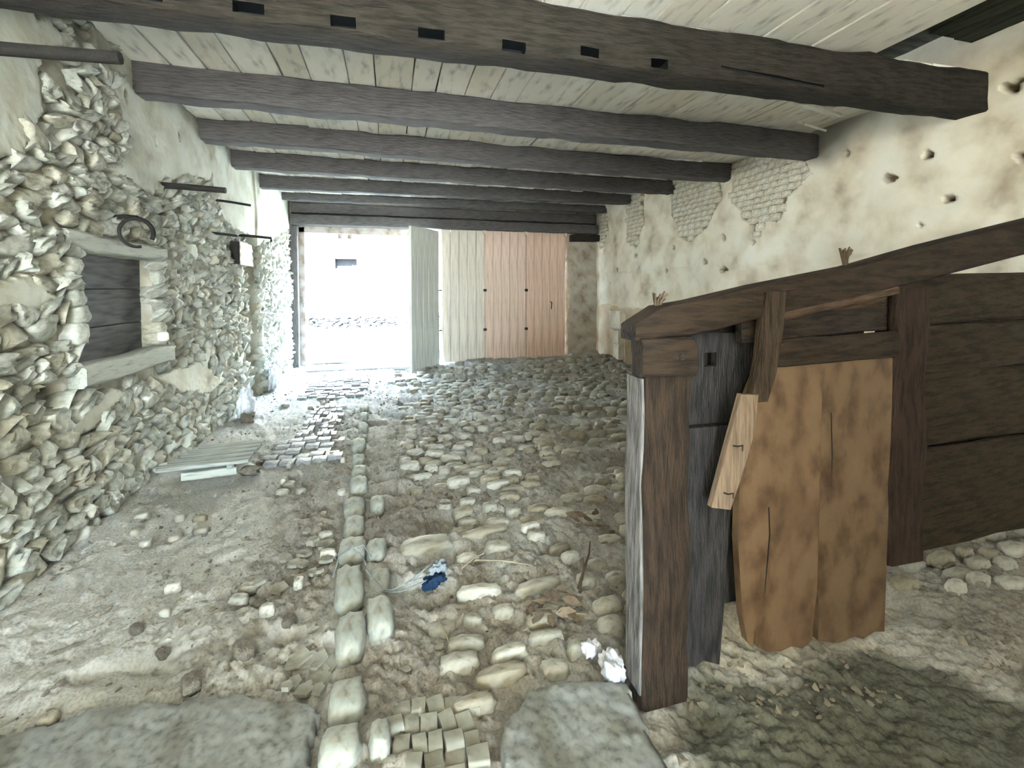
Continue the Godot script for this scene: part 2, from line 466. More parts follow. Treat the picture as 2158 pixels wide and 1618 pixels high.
func build_left_wall() -> Node3D:
	var nu := 500
	var nv := 205
	var p := PackedVector3Array()
	var col := PackedColorArray()
	for j in nv:
		var y := -0.1 + 3.25 * j / (nv - 1)
		for i in nu:
			var d := 0.9 + 7.85 * i / (nu - 1)
			var x := left_base(d, y)
			var pl := plaster_left(d, y)
			var c := Color(0.47, 0.47, 0.43)
			if pl > 0.5:
				x += 0.028 + 0.004 * n_high.get_noise_2d(d * 160.0, y * 160.0) + 0.008 * n_mid.get_noise_2d(d * 30.0, y * 30.0)
				c = Color(0.61, 0.635, 0.59).lerp(Color(0.51, 0.525, 0.475), 0.5 + 0.5 * n_low.get_noise_2d(d * 30.0 + 11.0, y * 50.0))
				for hole in [Vector3(3.62, 2.66, 0.05), Vector3(4.35, 2.62, 0.035), Vector3(4.0, 2.48, 0.03)]:
					if pow((d - hole.x) / 0.5, 2.0) + pow(y - hole.y, 2.0) < hole.z * hole.z * 0.6: x -= 0.09
			else:
				x += 0.018 * n_mid.get_noise_2d(d * 70.0, y * 70.0) - 0.010 + 0.010 * n_high.get_noise_2d(d * 200.0, y * 200.0)
			if in_niche(d, y): x = XL - 0.10
			if pow(d - 4.14, 2.0) + pow((y - 0.89) * 1.3, 2.0) < 0.0045: x -= 0.15
			if pow(d - 2.86, 2.0) + pow((y - 0.86) * 1.2, 2.0) < 0.006: x -= 0.14
			p.append(Vector3(x, y, -d))
			col.append(c)
	var root := thing("wall_left", "long rubble stone wall with patches of old lime plaster", "wall", Vector3.ZERO, "", "structure")
	obj("masonry", grid_mesh(nu, nv, p, col), M.wall, root)
	obj("wall_core", boxm(0.3, 3.6, 17.0), M.greywall, root, P(-2.22, 1.5, 0.7))
	obj("wall_face", boxm(0.36, 3.4, 8.4), M.render, root, P(-1.85, 1.55, -3.28))
	# stones, course by course
	var all := []
	var y := 0.03
	while y < 3.0:
		var h := rng.randf_range(0.055, 0.105)
		var d := 0.95 + rng.randf() * 0.1
		while d < 8.6:
			var w := rng.randf_range(0.06, 0.16)
			var cd := d + w * 0.5
			var cy := y + h * 0.5 + 0.035 * n_low.get_noise_2d(cd * 60.0, y * 60.0) + rng.randf_range(-0.012, 0.012)
			var hh := h * rng.randf_range(0.8, 1.25)
			var out := rng.randf_range(0.04, 0.075)
			var ok := plaster_left(cd, cy) < 0.5 and not in_niche(cd, cy) and not (cd > 2.95 and cd < 3.95 and cy > 0.80 and cy < 1.68)
			if pow(cd - 4.14, 2.0) + pow((cy - 0.89) * 1.3, 2.0) < 0.006 or pow(cd - 2.86, 2.0) + pow((cy - 0.86) * 1.2, 2.0) < 0.008: ok = false
			if rng.randf() < 0.05: ok = false
			if ok:
				var b := Basis(Vector3.FORWARD, Vector3.UP, Vector3.RIGHT)
				b = b * Basis(Vector3(0, 0, 1), rng.randf_range(-0.3, 0.3)) * Basis(Vector3(0, 1, 0), rng.randf_range(-0.25, 0.25)) * Basis(Vector3(1, 0, 0), rng.randf_range(-0.25, 0.25))
				b = b * Basis.from_scale(Vector3(w * rng.randf_range(1.05, 1.25), hh * 1.22, out * 2.0))
				all.append([w * hh / (cd * cd) if cd > 2.35 else 0.0, Transform3D(b, P(left_base(cd, cy) - 0.008, cy, cd)), rng.randi() % stones.size(), rng.randi() % M.stone.size()])
			d += w + rng.randf_range(-0.004, 0.014)
		y += h * 0.97
	# rounded edge stones round the niche
	for e in [[3.00, 1.0, 1.64, true], [3.93, 0.98, 1.64, true]]:
		var yy: float = e[1]
		while yy < e[2]:
			var hh := rng.randf_range(0.07, 0.12)
			var b := Basis(Vector3.FORWARD, Vector3.UP, Vector3.RIGHT) * Basis(Vector3(0, 0, 1), rng.randf_range(-0.25, 0.25)) * Basis.from_scale(Vector3(rng.randf_range(0.10, 0.18), hh * 1.2, rng.randf_range(0.13, 0.2)))
			all.append([0.2, Transform3D(b, P(XL - 0.02, yy + hh * 0.5, e[0] + rng.randf_range(-0.02, 0.02))), (100 + rng.randi() % cobbles.size()) if rng.randf() < 0.5 else rng.randi() % stones.size(), rng.randi() % M.stone.size()])
			yy += hh * 0.96
	all.sort_custom(func(a, b): return a[0] > b[0])
	var rest := [[], [], [], [], []]
	for k in all.size():
		var e: Array = all[k]
		if k < 298:
			var o := obj("stone", stones[e[2]] if e[2] < 100 else cobbles[e[2] - 100], M.stone[e[3]], root)
			o.transform = e[1]
		else: rest[e[3]].append([stones[e[2]], e[1]])
	for k in 5:
		if rest[k].size(): tag(obj("far_stones", join(rest[k]), M.stone[k], root), "", "", "", "stuff")
	# window_1: the boarded niche
	return root

var patches := [
	PackedVector2Array([Vector2(4.79, 2.96), Vector2(3.85, 2.96), Vector2(3.78, 2.70), Vector2(3.75, 2.54), Vector2(4.0, 2.36), Vector2(4.07, 2.24), Vector2(4.13, 2.12), Vector2(4.30, 2.19), Vector2(4.32, 2.05), Vector2(4.43, 1.98), Vector2(4.54, 2.18), Vector2(4.62, 2.22), Vector2(4.80, 2.45), Vector2(4.82, 2.60)]),
	PackedVector2Array([Vector2(6.05, 2.98), Vector2(5.12, 2.98), Vector2(5.04, 2.72), Vector2(5.03, 2.52), Vector2(5.30, 2.20), Vector2(5.60, 2.05), Vector2(5.88, 2.16), Vector2(6.06, 2.50)]),
	PackedVector2Array([Vector2(7.34, 3.0), Vector2(6.88, 3.0), Vector2(6.86, 2.47), Vector2(7.08, 2.10), Vector2(7.42, 2.21), Vector2(7.42, 2.71)]),
	PackedVector2Array([Vector2(8.5, 2.95), Vector2(8.2, 2.92), Vector2(8.15, 2.5), Vector2(8.3, 2.2), Vector2(8.5, 2.15)])]
var dents := [Vector3(2.97, 2.317, 0.05), Vector3(2.69, 2.428, 0.035), Vector3(2.537, 2.067, 0.03), Vector3(3.333, 2.625, 0.022), Vector3(2.725, 1.892, 0.018), Vector3(4.936, 2.03, 0.045), Vector3(4.97, 1.632, 0.06), Vector3(7.765, 1.74, 0.05), Vector3(5.3, 1.75, 0.04), Vector3(4.45, 1.93, 0.03), Vector3(6.17, 1.66, 0.03), Vector3(2.2, 2.755, 0.05), Vector3(2.11, 2.26, 0.06), Vector3(7.1, 1.95, 0.04), Vector3(6.0, 2.0, 0.03), Vector3(8.1, 1.5, 0.035)]

func in_patch(d: float, y: float) -> bool:
	var jd := d + 0.05 * n_mid.get_noise_2d(d * 40.0, y * 40.0 + 60.0)
	var jy := y + 0.04 * n_mid.get_noise_2d(d * 40.0 + 50.0, y * 40.0)
	for q in patches:
		if inside(q, jd, jy): return true
	return false

func build_right_wall() -> Node3D:
	var nu := 360
	var nv := 190
	var p := PackedVector3Array()
	var col := PackedColorArray()
	for j in nv:
		var y := 3.3 - 3.4 * j / (nv - 1)
		for i in nu:
			var d := 1.2 + 7.5 * i / (nu - 1)
			var x := XR + 0.03 * n_low.get_noise_2d(d * 9.0 + 200.0, y * 9.0) + 0.012 * n_low.get_noise_2d(d * 40.0 + 300.0, y * 40.0) + 0.003 * n_high.get_noise_2d(d * 90.0, y * 90.0)
			var c := Color(0.84, 0.765, 0.66).lerp(Color(0.89, 0.845, 0.765), 0.5 + 0.5 * n_low.get_noise_2d(d * 14.0 + 55.0, y * 20.0))
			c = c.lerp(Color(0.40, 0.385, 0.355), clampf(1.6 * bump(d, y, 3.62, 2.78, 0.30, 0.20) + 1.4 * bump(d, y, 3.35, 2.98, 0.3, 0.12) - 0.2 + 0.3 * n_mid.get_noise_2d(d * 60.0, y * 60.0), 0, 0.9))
			var soil := clampf(n_mid.get_noise_2d(d * 12.0 + 21.0, y * 16.0) * 2.4 - 0.35, 0, 1)
			c = c.lerp(Color(0.47, 0.41, 0.34), soil * 0.4 * smoothstep(2.3, 1.7, y))
			if in_patch(d, y):
				x += 0.035
				c = Color(0.60, 0.50, 0.39)
			elif y > 1.68 + 0.02 * n_mid.get_noise_2d(d * 20.0, 3.0): x -= 0.012
			if y < 1.08 + 0.05 * n_low.get_noise_2d(d * 30.0, 8.0):
				x -= 0.015
				c = c.lerp(Color(0.55, 0.40, 0.25), 0.55 + 0.3 * n_mid.get_noise_2d(d * 30.0, y * 30.0))
			for h in dents:
				var q := pow((d - h.x) * 0.62, 2.0) + pow(y - h.y, 2.0)
				if q < h.z * h.z * (0.35 + 0.5 * n_mid.get_noise_2d(d * 200.0, y * 200.0)):
					x += 0.07
					c = Color(0.30, 0.24, 0.17)
			if d > 6.62 and d < 7.42 and y < 0.66: x += 0.3
			p.append(Vector3(x, y, -d))
			col.append(c)
	var root := thing("wall_right", "cream lime plastered wall with bare stone showing below the beams", "wall", Vector3.ZERO, "", "structure")
	obj("plaster", grid_mesh(nu, nv, p, col), M.plaster, root)
	obj("wall_core", boxm(0.3, 3.6, 17.0), M.greywall, root, P(4.62, 1.5, 0.7))
	obj("wall_face", boxm(0.4, 3.4, 9.0), M.render, root, P(4.3, 1.55, -3.28))
	var y := 1.9
	while y < 3.05:
		var h := rng.randf_range(0.06, 0.085)
		var d := 3.6 + rng.randf() * 0.1
		while d < 8.6:
			var w := rng.randf_range(0.09, 0.17) * (1.2 if d > 6.0 else 1.0)
			var cd := d + w * 0.5
			if in_patch(cd, y + h * 0.5):
				var b := Basis(Vector3.BACK, Vector3.UP, Vector3.LEFT) * Basis(Vector3(0, 0, 1), rng.randf_range(-0.14, 0.14))
				b = b * Basis.from_scale(Vector3(w * 1.12, h * 1.14, 0.10))
				obj("stone", blocks[rng.randi() % blocks.size()], M.pale[rng.randi() % 3], root, P(XR + 0.022, y + h * 0.5, cd), b)
			d += w + 0.004
		y += h
	# dressed stones of the low opening at the far end
	for e in [[7.62, 0.83, 0.42, 0.33, 0], [7.56, 0.52, 0.2, 0.26, 1], [7.57, 0.25, 0.22, 0.27, 1], [7.02, 0.74, 0.8, 0.14, 1]]:
		obj("jamb_stone", timber(e[2], e[3], 0.22, 3, 0.012, 0.02, e[1] * 9.0), M.pale[2] if e[4] == 0 else M.pale[1], root, P(XR - 0.02, e[1], e[0]), Basis(Vector3.BACK, Vector3.UP, Vector3.LEFT))
	obj("hatch_board", timber(0.8, 0.62, 0.04, 2, 0.004, 0.006, 3.0), M.stall[2], root, P(XR + 0.22, 0.32, 7.02), Basis(Vector3.BACK, Vector3.UP, Vector3.LEFT))
	return root

# ---------------------------------------------------------------- overhead
func ceil_y(x: float, d: float) -> float:
	return 2.93 + 0.13 * clampf((x - XL) / 5.7, 0, 1) * smoothstep(4.6, 7.6, d) - 0.03 * smoothstep(5.0, 7.0, d) + 0.012 * n_low.get_noise_2d(x * 20.0, d * 10.0)

func between(a: Vector3, b: Vector3, roll := 0.0) -> Basis:
	var x := (b - a).normalized()
	var z := x.cross(Vector3.UP).normalized()
	var y := z.cross(x)
	return Basis(x, y, z) * Basis(Vector3(1, 0, 0), roll)

func beam(a: Vector3, b: Vector3, H: float, T: float, sd: float, m: Material, label: String, cuts := []) -> void:
	var L := (b - a).length()
	var mesh := timber(L, H, T, int(L / 0.09), 0.013, 0.018, sd, 0.01)
	var at := (a + b) * 0.5 + Vector3(0, H * 0.5, 0)
	if cuts.is_empty():
		tag(obj("ceiling_beam", mesh, m, null, at, between(a, b)), label, "beam", "", "thing")
		return
	var c := CSGMesh3D.new()
	c.name = numbered("ceiling_beam")
	c.mesh = mesh
	c.material = m
	add_child(c)
	c.transform = Transform3D(between(a, b), at)
	tag(c, label, "beam", "", "thing")
	for q in cuts:
		var k := CSGBox3D.new()
		k.name = "socket"
		k.operation = CSGShape3D.OPERATION_SUBTRACTION
		k.size = q[1]
		k.material = M.dark  # cut faces coloured dark in place of shade inside the socket
		c.add_child(k, true)
		k.transform = Transform3D(Basis(Vector3(0, 0, 1), q[2]), q[0])

func build_ceiling() -> void:
	var root := thing("ceiling", "pale board ceiling laid across the old beams", "ceiling", Vector3.ZERO, "", "structure")
	obj("roof_slab", boxm(7.2, 0.12, 17.2), M.deckdark, root, P(1.2, 3.42, 0.7))
	var cuts := [-7.7, -2.6, 2.42, 3.76, 4.88, 5.98, 7.12, 8.2, 8.95]
	var x := -1.72
	while x < 4.08:
		var w := rng.randf_range(0.17, 0.29)
		if x > 3.12 and x < 3.2: x = 3.2
		w = minf(w, 4.12 - x)
		if x < 3.12 and x + w > 3.12: w = 3.13 - x
		if w < 0.06: w = 0.08
		var i := 0
		while i < cuts.size() - 1:
			var j := mini(i + (1 if rng.randf() < 0.45 else 2), cuts.size() - 1)
			if i < 2: j = 2
			var d0: float = cuts[i]
			var d1: float = cuts[j]
			var cx := x + w * 0.5
			if cx > 3.13 and d1 < 2.5:
				i = j
				continue
			if cx > 2.55 and cx < 3.3 and d0 > 7.0 and d0 < 8.0 :
				d1 = minf(d1, 7.75)
			var a := P(cx, ceil_y(cx, d0) + 0.016, d0 + rng.randf_range(0.003, 0.012))
			var b := P(cx, ceil_y(cx, d1) + 0.016, d1 - rng.randf_range(0.003, 0.012))
			var gap := rng.randf_range(0.003, 0.011)
			obj("ceiling_board", timber((b - a).length(), 0.028, w - gap, 6, 0.006, 0.004, cx * 7.0 + d0), M.deck[rng.randi() % 4], root, (a + b) * 0.5, between(a, b, rng.randf_range(-0.02, 0.02)))
			i = j
		x += w
	# the open strip beside the right wall in the nearest bay, with dark boards higher up
	for k in 4:
		obj("loft_board", timber(10.1, 0.03, 0.24, 3, 0.004, 0.004, k * 3.0), M.deckdark, root, P(3.26 + k * 0.245, 3.2 - k * 0.01, -2.62), between(P(0, 0, 0), P(0, 0, 1)))
	obj("edge_joist", timber(10.1, 0.24, 0.05, 8, 0.01, 0.006, 4.0), M.deck[3], root, P(3.11, 3.07, -2.65), between(P(0, 0, 0), P(0, 0, 1)))
	for e in [[3.72, 2.86, 3.15, 0.5, 0.35], [3.80, 2.83, 3.38, 0.32, 0.55]]:
		obj("broken_board", plate(PackedVector2Array([Vector2(-e[3], -0.06), Vector2(-0.04, -0.07), Vector2(0.0, -0.02), Vector2(-0.06, 0.0), Vector2(0.02, 0.05), Vector2(-e[3], 0.06)]), 0.018), M.deck[1], root, P(e[0], e[1], e[2]), Basis(Vector3.UP, 0.15) * Basis(Vector3.BACK, -0.06) * Basis(Vector3.RIGHT, -PI / 2 + e[4]))
	# beams, nearest first
	var cuts1 := []
	for bx in [-1.42, -1.0, -0.6, -0.2, 0.21, 0.63, 1.05, 1.47]:
		cuts1.append([Vector3(bx - 1.2, -0.105 + rng.randf_range(-0.01, 0.01), 0.09), Vector3(rng.randf_range(0.10, 0.14), 0.05, 0.16), rng.randf_range(-0.05, 0.05)])
	cuts1.append([Vector3(1.05, -0.10, 0.13), Vector3(0.75, 0.018, 0.09), -0.05])
	beam(P(-1.95, 2.60, 2.45), P(4.35, 2.645, 2.43), 0.28, 0.2, 1.0, M.beamnear, "thickest weathered ceiling beam, nearest, with a row of dark joist sockets", cuts1)
	beam(P(-1.95, 2.728, 3.82), P(4.35, 2.672, 3.71), 0.225, 0.18, 2.0, M.beam, "second ceiling beam from the front, squared grey timber", [])
	beam(P(-1.95, 2.748, 4.87), P(4.35, 2.715, 4.92), 0.20, 0.17, 3.0, M.beam, "third ceiling beam from the front, just above the two large stone patches", [])
	beam(P(-1.95, 2.735, 5.83), P(4.35, 2.80, 6.14), 0.19, 0.17, 4.0, M.beam, "fourth ceiling beam from the front, with a dark knot at mid length", [])
	beam(P(-1.95, 2.73, 6.88), P(4.35, 2.87, 7.35), 0.18, 0.16, 5.0, M.beam, "fifth ceiling beam from the front, thin and brownish grey", [])
	beam(P(-1.95, 2.79, 8.05), P(4.35, 2.86, 8.30), 0.13, 0.14, 6.0, M.beam, "sixth and thinnest ceiling beam, closest to the folding door", [])

# ---------------------------------------------------------------- the far end
func build_far_wall() -> void:
	var root := thing("wall_far", "far end wall of grey render and timber round the doorway", "wall", Vector3.ZERO, "", "structure")
	obj("pier", timber(0.94, 2.75, 0.4, 8, 0.012, 0.03, 3.0), M.greywall, root, P(3.785, 1.25, DF + 0.2))
	obj("upper_wall", boxm(6.4, 0.9, 0.3), M.greywall, root, P(1.2, 3.02, DF + 0.25))
	obj("outer_jamb", boxm(0.5, 3.2, 0.34), M.render, root, P(-1.685, 1.5, DF + 0.32))
	tag(obj("door_post", timber(2.42, 0.14, 0.12, 10, 0.006, 0.01, 6.0), M.beam, null, P(-1.575, 1.245, DF - 0.02), Basis(Vector3.UP, Vector3.LEFT, Vector3.BACK)), "dark upright post at the left edge of the open doorway", "post")
	tag(obj("door_lintel", timber(5.6, 0.18, 0.24, 30, 0.008, 0.02, 7.0), M.beam, null, P(1.2, 2.56, DF - 0.04)), "long grey lintel timber lying directly over the doorway and folding door", "lintel", "", "thing")
	tag(obj("wall_plate", timber(5.6, 0.18, 0.16, 30, 0.008, 0.02, 8.0), M.beam, null, P(1.2, 2.765, DF + 0.0)), "upper grey timber resting on the doorway lintel under the ceiling boards", "beam", "", "thing")
	tag(obj("wooden_bracket", timber(0.62, 0.13, 0.2, 5, 0.012, 0.015, 9.0), M.beamnear, null, P(3.76, 2.385, DF - 0.05)), "short dark timber bedded on the grey pier right of the door", "timber", "", "thing")
	# white painted surround seen through the opening
	var fr := thing("door_surround", "white painted surround edging the bright doorway opening", "door frame", P(-1.45, 0, DF + 0.2))
	obj("side", boxm(0.1, 2.42, 0.2), M.surround, fr, Vector3(-0.02, 1.25, 0))
	obj("head", boxm(1.95, 0.14, 0.2), M.surround, fr, Vector3(0.92, 2.425, 0), Basis(Vector3(0, 0, 1), -0.01))
	for k in 2: obj("lug", boxm(0.075, 0.09, 0.05), M.surround, fr, Vector3(0.605 + k * 0.16, 2.325, 0))
	obj("latch_plate", boxm(0.03, 0.16, 0.02), M.greyboard, fr, Vector3(0.0, 1.15, 0.11))
	tag(obj("threshold", timber(2.0, 0.06, 0.62, 4, 0.004, 0.012, 2.0), M.paver, null, P(-0.55, -0.005, DF - 0.02)), "flat pale stone threshold in the open doorway", "threshold")
	# the folding door: four leaves
	var door := thing("door_1", "folding plank door of pinkish boards, closed on the right", "door", P(0.94, 0, DF - 0.06), "", "structure")
	for k in 3: door_leaf(door, Vector3(-0.015 + k * 0.808, 0, 0), 0.0, 5, k)
	door_leaf(door, Vector3(-0.60, 0, 0.66), 0.86, 5, 3)

func door_leaf(door: Node3D, at: Vector3, turn: float, boards: int, k: int) -> void:
	var leaf := Node3D.new()
	leaf.name = "door_leaf"
	door.add_child(leaf, true)
	leaf.transform = Transform3D(Basis(Vector3.UP, turn), at)
	var up: float = [0.03, 0.0, 0.0, -0.01][k]
	for i in boards:
		var w := 0.8 / boards
		var h := (2.47 if k < 3 else 2.43) - up
		obj("board", timber(h, w - 0.004, 0.035, 3, 0.002, 0.004, k * 5.0 + i), M.door[k], leaf, Vector3(w * (i + 0.5), up + h * 0.5, rng.randf_range(-0.002, 0.002)), Basis(Vector3.UP, Vector3.LEFT, Vector3.BACK))
	obj("backing", boxm(0.808 if k < 3 else 0.8, 2.4, 0.012, 0.001), M.door[k], leaf, Vector3(0.404, 1.24, -0.024))
	for hy in [0.62, 1.36]:
		if k > 0 and k < 3: obj("hinge", boxm(0.06, 0.045, 0.012), M.iron, leaf, Vector3(0.0, hy, 0.025))
		if k == 3: obj("hinge", boxm(0.13, 0.03, 0.03), M.iron, leaf, Vector3(0.83, hy, 0.0))
	if k < 3:
		obj("hanger", boxm(0.05, 0.09, 0.04), M.white, leaf, Vector3(0.79, 2.45, 0.03))
	if k == 2:
		obj("handle", tube([Vector3(0, 0.07, 0.02), Vector3(0.005, 0.06, 0.06), Vector3(0, -0.07, 0.05)], 0.011, 0.008), M.iron, leaf, Vector3(0.5, 1.06, 0.0))

func build_outside() -> void:
	tag(obj("road", boxm(40, 0.2, 8.5, 0.01), M.road, null, P(0, -0.16, 13.1)), "pale sunlit road outside the doorway", "road", "", "structure")
	tag(obj("yard_ground", boxm(50, 0.2, 14, 0.01), M.road, null, P(0, -0.2, -14.9)), "pale ground of the yard behind", "ground", "", "structure")
	tag(obj("verge", timber(14, 0.12, 1.5, 30, 0.04, 0.03, 5.0), M.grass, null, P(-0.5, -0.06, 9.9)), "thin strip of dry grass just outside the doorway", "verge", "", "structure")
	var hs := thing("white_house", "white rendered house across the road with a small window", "house", P(-0.8, 0, 17.0))
	# facade with a real window opening
	var f := PackedVector2Array([Vector2(-9, 0), Vector2(-1.03, 0), Vector2(-1.03, 2.04), Vector2(-1.03, 2.42), Vector2(-0.29, 2.42), Vector2(-0.29, 2.04), Vector2(-1.0299, 2.04), Vector2(-1.0299, 0), Vector2(9, 0), Vector2(9, 6.5), Vector2(-9, 6.5)])
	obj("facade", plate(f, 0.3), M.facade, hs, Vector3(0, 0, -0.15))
	var win := Node3D.new()
	win.name = "window"
	hs.add_child(win, true)
	win.position = Vector3(-0.66, 2.23, -0.1)
	obj("pane", boxm(0.86, 0.48, 0.02, 0.002), M.pane, win, Vector3(0, 0, -0.25))
	for q in [[0.9, 0.52, 0.02, 0, 0, -2.1], [0.9, 0.02, 2.1, 0, 0.24, -1.15], [0.9, 0.02, 2.1, 0, -0.24, -1.15], [0.02, 0.5, 2.1, 0.43, 0, -1.15], [0.02, 0.5, 2.1, -0.43, 0, -1.15]]: obj("reveal", boxm(q[0], q[1], q[2], 0.002), M.plinth, win, Vector3(q[3], q[4], q[5]))
	obj("sill", boxm(0.74, 0.04, 0.1), M.plinth, win, Vector3(0, -0.17, 0.0))
	obj("lamp_globe", stones[0], M.white, win, Vector3(0.27, -0.11, 0.06), Basis.from_scale(Vector3.ONE * 0.12))
	var box := Node3D.new()
	box.name = "meter_box"
	hs.add_child(box, true)
	box.position = Vector3(-0.07, 1.18, 0.03)
	obj("case", boxm(0.36, 0.18, 0.08), M.white, box)
	for k in 2: obj("dial", boxm(0.055, 0.11, 0.02), M.shade, box, Vector3(-0.11 + k * 0.14, -0.01, 0.045))
	var pl := []
	for r in 5:
		var x := -6.0 + rng.randf() * 0.2
		while x < 5.0:
			var w := rng.randf_range(0.2, 0.42)
			if not (x > 1.0 and x < 1.38): pl.append([stones[rng.randi() % stones.size()], Transform3D(Basis.from_scale(Vector3(w * 1.25, 0.115, 0.2)), Vector3(x + w * 0.5, 0.045 + r * 0.085, 0.04))])
			x += w + 0.02
	tag(obj("plinth_stones", join(pl), M.dark, hs), "", "", "", "stuff")
	obj("downpipe", boxm(0.16, 3.0, 0.12), M.white, hs, Vector3(1.30, 1.5, 0.08))

# ---------------------------------------------------------------- floor stones
func cobble(root: Node3D, called: String, x: float, d: float, lx: float, ld: float, h: float, m: Material, turn := 0.0, rise := 0.0) -> void:
	var b := Basis(Vector3.UP, turn) * Basis.from_scale(Vector3(lx, h, ld))
	obj(called, cobbles[rng.randi() % cobbles.size()], m, root, P(x, ground(x, d) + (h * rise if rise else 0.044 - h * 0.5), d), b)

func build_floor_stones(root: Node3D) -> void:
	var taken := []
	for k in [[-0.15, 1.58, 0.125, 0.15], [-0.155, 1.42, 0.13, 0.12], [-0.16, 1.88, 0.12, 0.22], [-0.19, 2.19, 0.14, 0.30], [-0.2, 2.52, 0.15, 0.18], [-0.21, 2.78, 0.13, 0.19], [-0.23, 3.08, 0.15, 0.19], [-0.22, 3.36, 0.13, 0.2], [-0.23, 3.6, 0.12, 0.14], [-0.25, 3.83, 0.11, 0.14], [-0.27, 4.18, 0.13, 0.2], [-0.26, 4.5, 0.1, 0.15], [-0.26, 4.7, 0.1, 0.14], [-0.28, 4.94, 0.1, 0.18], [-0.28, 5.2, 0.1, 0.2], [-0.29, 5.5, 0.1, 0.2], [-0.08, 2.52, 0.11, 0.17], [-0.06, 2.27, 0.11, 0.2], [-0.05, 1.96, 0.12, 0.22], [-0.09, 3.07, 0.1, 0.16], [-0.04, 1.42, 0.07, 0.1]]:
		cobble(root, "kerb_stone", k[0], k[1], k[2], k[3] * 1.05, rng.randf_range(0.11, 0.14) if k[2] > 0.115 else 0.10, M.kerb, rng.randf_range(-0.1, 0.1), 0.12)
		taken.append([k[0], k[1], k[2], k[3]])
	var list := []
	for k in [[0.67, 2.04, 0.25, 0.08], [0.39, 2.06, 0.22, 0.07], [0.92, 1.83, 0.15, 0.08], [0.38, 1.59, 0.22, 0.07], [0.24, 1.69, 0.17, 0.08], [0.26, 1.49, 0.16, 0.06], [0.28, 1.78, 0.17, 0.07], [0.6, 1.73, 0.16, 0.06], [0.71, 1.64, 0.12, 0.06], [0.88, 1.72, 0.12, 0.06], [0.43, 1.67, 0.16, 0.06], [0.47, 1.93, 0.11, 0.07], [0.21, 1.95, 0.15, 0.11], [0.33, 1.91, 0.09, 0.07], [0.9, 2.01, 0.1, 0.08], [0.56, 2.41, 0.16, 0.09], [0.38, 2.35, 0.14, 0.07], [0.9, 2.37, 0.14, 0.06], [1.19, 2.35, 0.16, 0.08], [0.9, 2.22, 0.11, 0.06], [1.02, 2.14, 0.11, 0.08], [1.06, 2.01, 0.12, 0.08], [0.52, 2.58, 0.30, 0.08], [0.82, 2.63, 0.18, 0.09], [1.03, 2.71, 0.22, 0.07], [1.18, 2.6, 0.18, 0.09], [0.18, 2.51, 0.31, 0.14]]:
		list.append([k[0], k[1], k[2], k[3], 0.105])
		taken.append([k[0], k[1], k[2], k[3]])
	# the rest of the cobbling, in loose rows across the room
	var d := 1.62
	d = 1.34
	while d < 8.2:
		var step := rng.randf_range(0.085, 0.12)
		var x := 0.05 + rng.randf() * 0.1
		while x < 3.9:
			var w := rng.randf_range(0.10, 0.20)
			var cx := x + w * 0.5
			var cd := d + rng.randf_range(-0.03, 0.03) + 0.05 * sin(cx * 3.0) + 0.07 * (cx - 1.0)
			var ok := rng.randf() < (0.72 if cd < 3.0 else 0.88)
			if n_low.get_noise_2d(cx * 26.0 + 60.0, cd * 26.0) > 0.22: ok = false       # earth has covered them here
			if cd < 1.56 and cx < 1.95: ok = false
			for t in taken:
				if absf(t[0] - cx) < (t[2] + w) * 0.5 and absf(t[1] - cd) < (t[3] + 0.07) * 0.5: ok = false
			if ok and cd < 8.2: list.append([cx, cd, w, rng.randf_range(0.06, 0.09), rng.randf_range(0.08, 0.11)])
			x += w + rng.randf_range(0.01, 0.05)
		d += step
	# a few buried ones on the earth side
	for k in 150:
		var x := rng.randf_range(-1.5, -0.32)
		var dd := 1.5 + 5.0 * pow(rng.randf(), 1.4)
		if n_low.get_noise_2d(x * 30.0, dd * 30.0) > 0.0: continue
		if inside(slab_l, x, dd): continue
		list.append([x, dd, rng.randf_range(0.04, 0.1), rng.randf_range(0.03, 0.06), rng.randf_range(0.055, 0.075)])
	list.sort_custom(func(a, b): return a[2] * a[3] / pow(a[1], 3.0) > b[2] * b[3] / pow(b[1], 3.0))
	var rest := [[], [], [], []]
	for k in list.size():
		var e: Array = list[k]
		var mi := rng.randi() % 4
		var turn := rng.randf_range(-0.2, 0.2)
		var h: float = e[4]
		if k < 298: cobble(root, "cobble", e[0], e[1], e[2], e[3], h, M.cobble[mi], turn)
		else: rest[mi].append([cobbles[rng.randi() % cobbles.size()], Transform3D(Basis(Vector3.UP, turn) * Basis.from_scale(Vector3(e[2], h, e[3])), P(e[0], ground(e[0], e[1]) + 0.042 - h * 0.5, e[1]))])
	for k in 4: tag(obj("far_cobbles", join(rest[k]), M.cobble[k], root), "", "", "", "stuff")
	# two worn slabs at the front
	for e in [[slab_l, 0.03, 0.0], [slab_r, 0.035, 1.0]]:
		obj("slab", slab(e[0], e[1]), M.slab, root)
	# setts at the front
	var r := 0
	var sd := 1.20
	while sd < 1.55:
		var sx := -0.02 + (0.02 if r % 2 else 0.0)
		while sx < 0.245:
			var w := rng.randf_range(0.042, 0.066)
			obj("sett", timber(w, 0.05, 0.066, 2, 0.010, 0.012, sx * 91.0 + sd * 37.0), M.sett, root, P(sx + w * 0.5, rng.randf_range(-0.014, 0.0), sd + 0.2 * (0.11 - sx)), Basis(Vector3.UP, rng.randf_range(-0.25, 0.25)) * Basis(Vector3.RIGHT, rng.randf_range(-0.16, 0.16)))
			sx += w + 0.006
		sd += 0.064
		r += 1
	# brick pavers near the door and along the middle
	pavers(root, -1.12, -0.40, 6.20, 7.35, 0.115, 0.10)
	pavers(root, -0.86, -0.55, 4.62, 5.75, 0.062, 0.13)
	pavers(root, -1.0, -0.50, 3.95, 4.55, 0.12, 0.12)
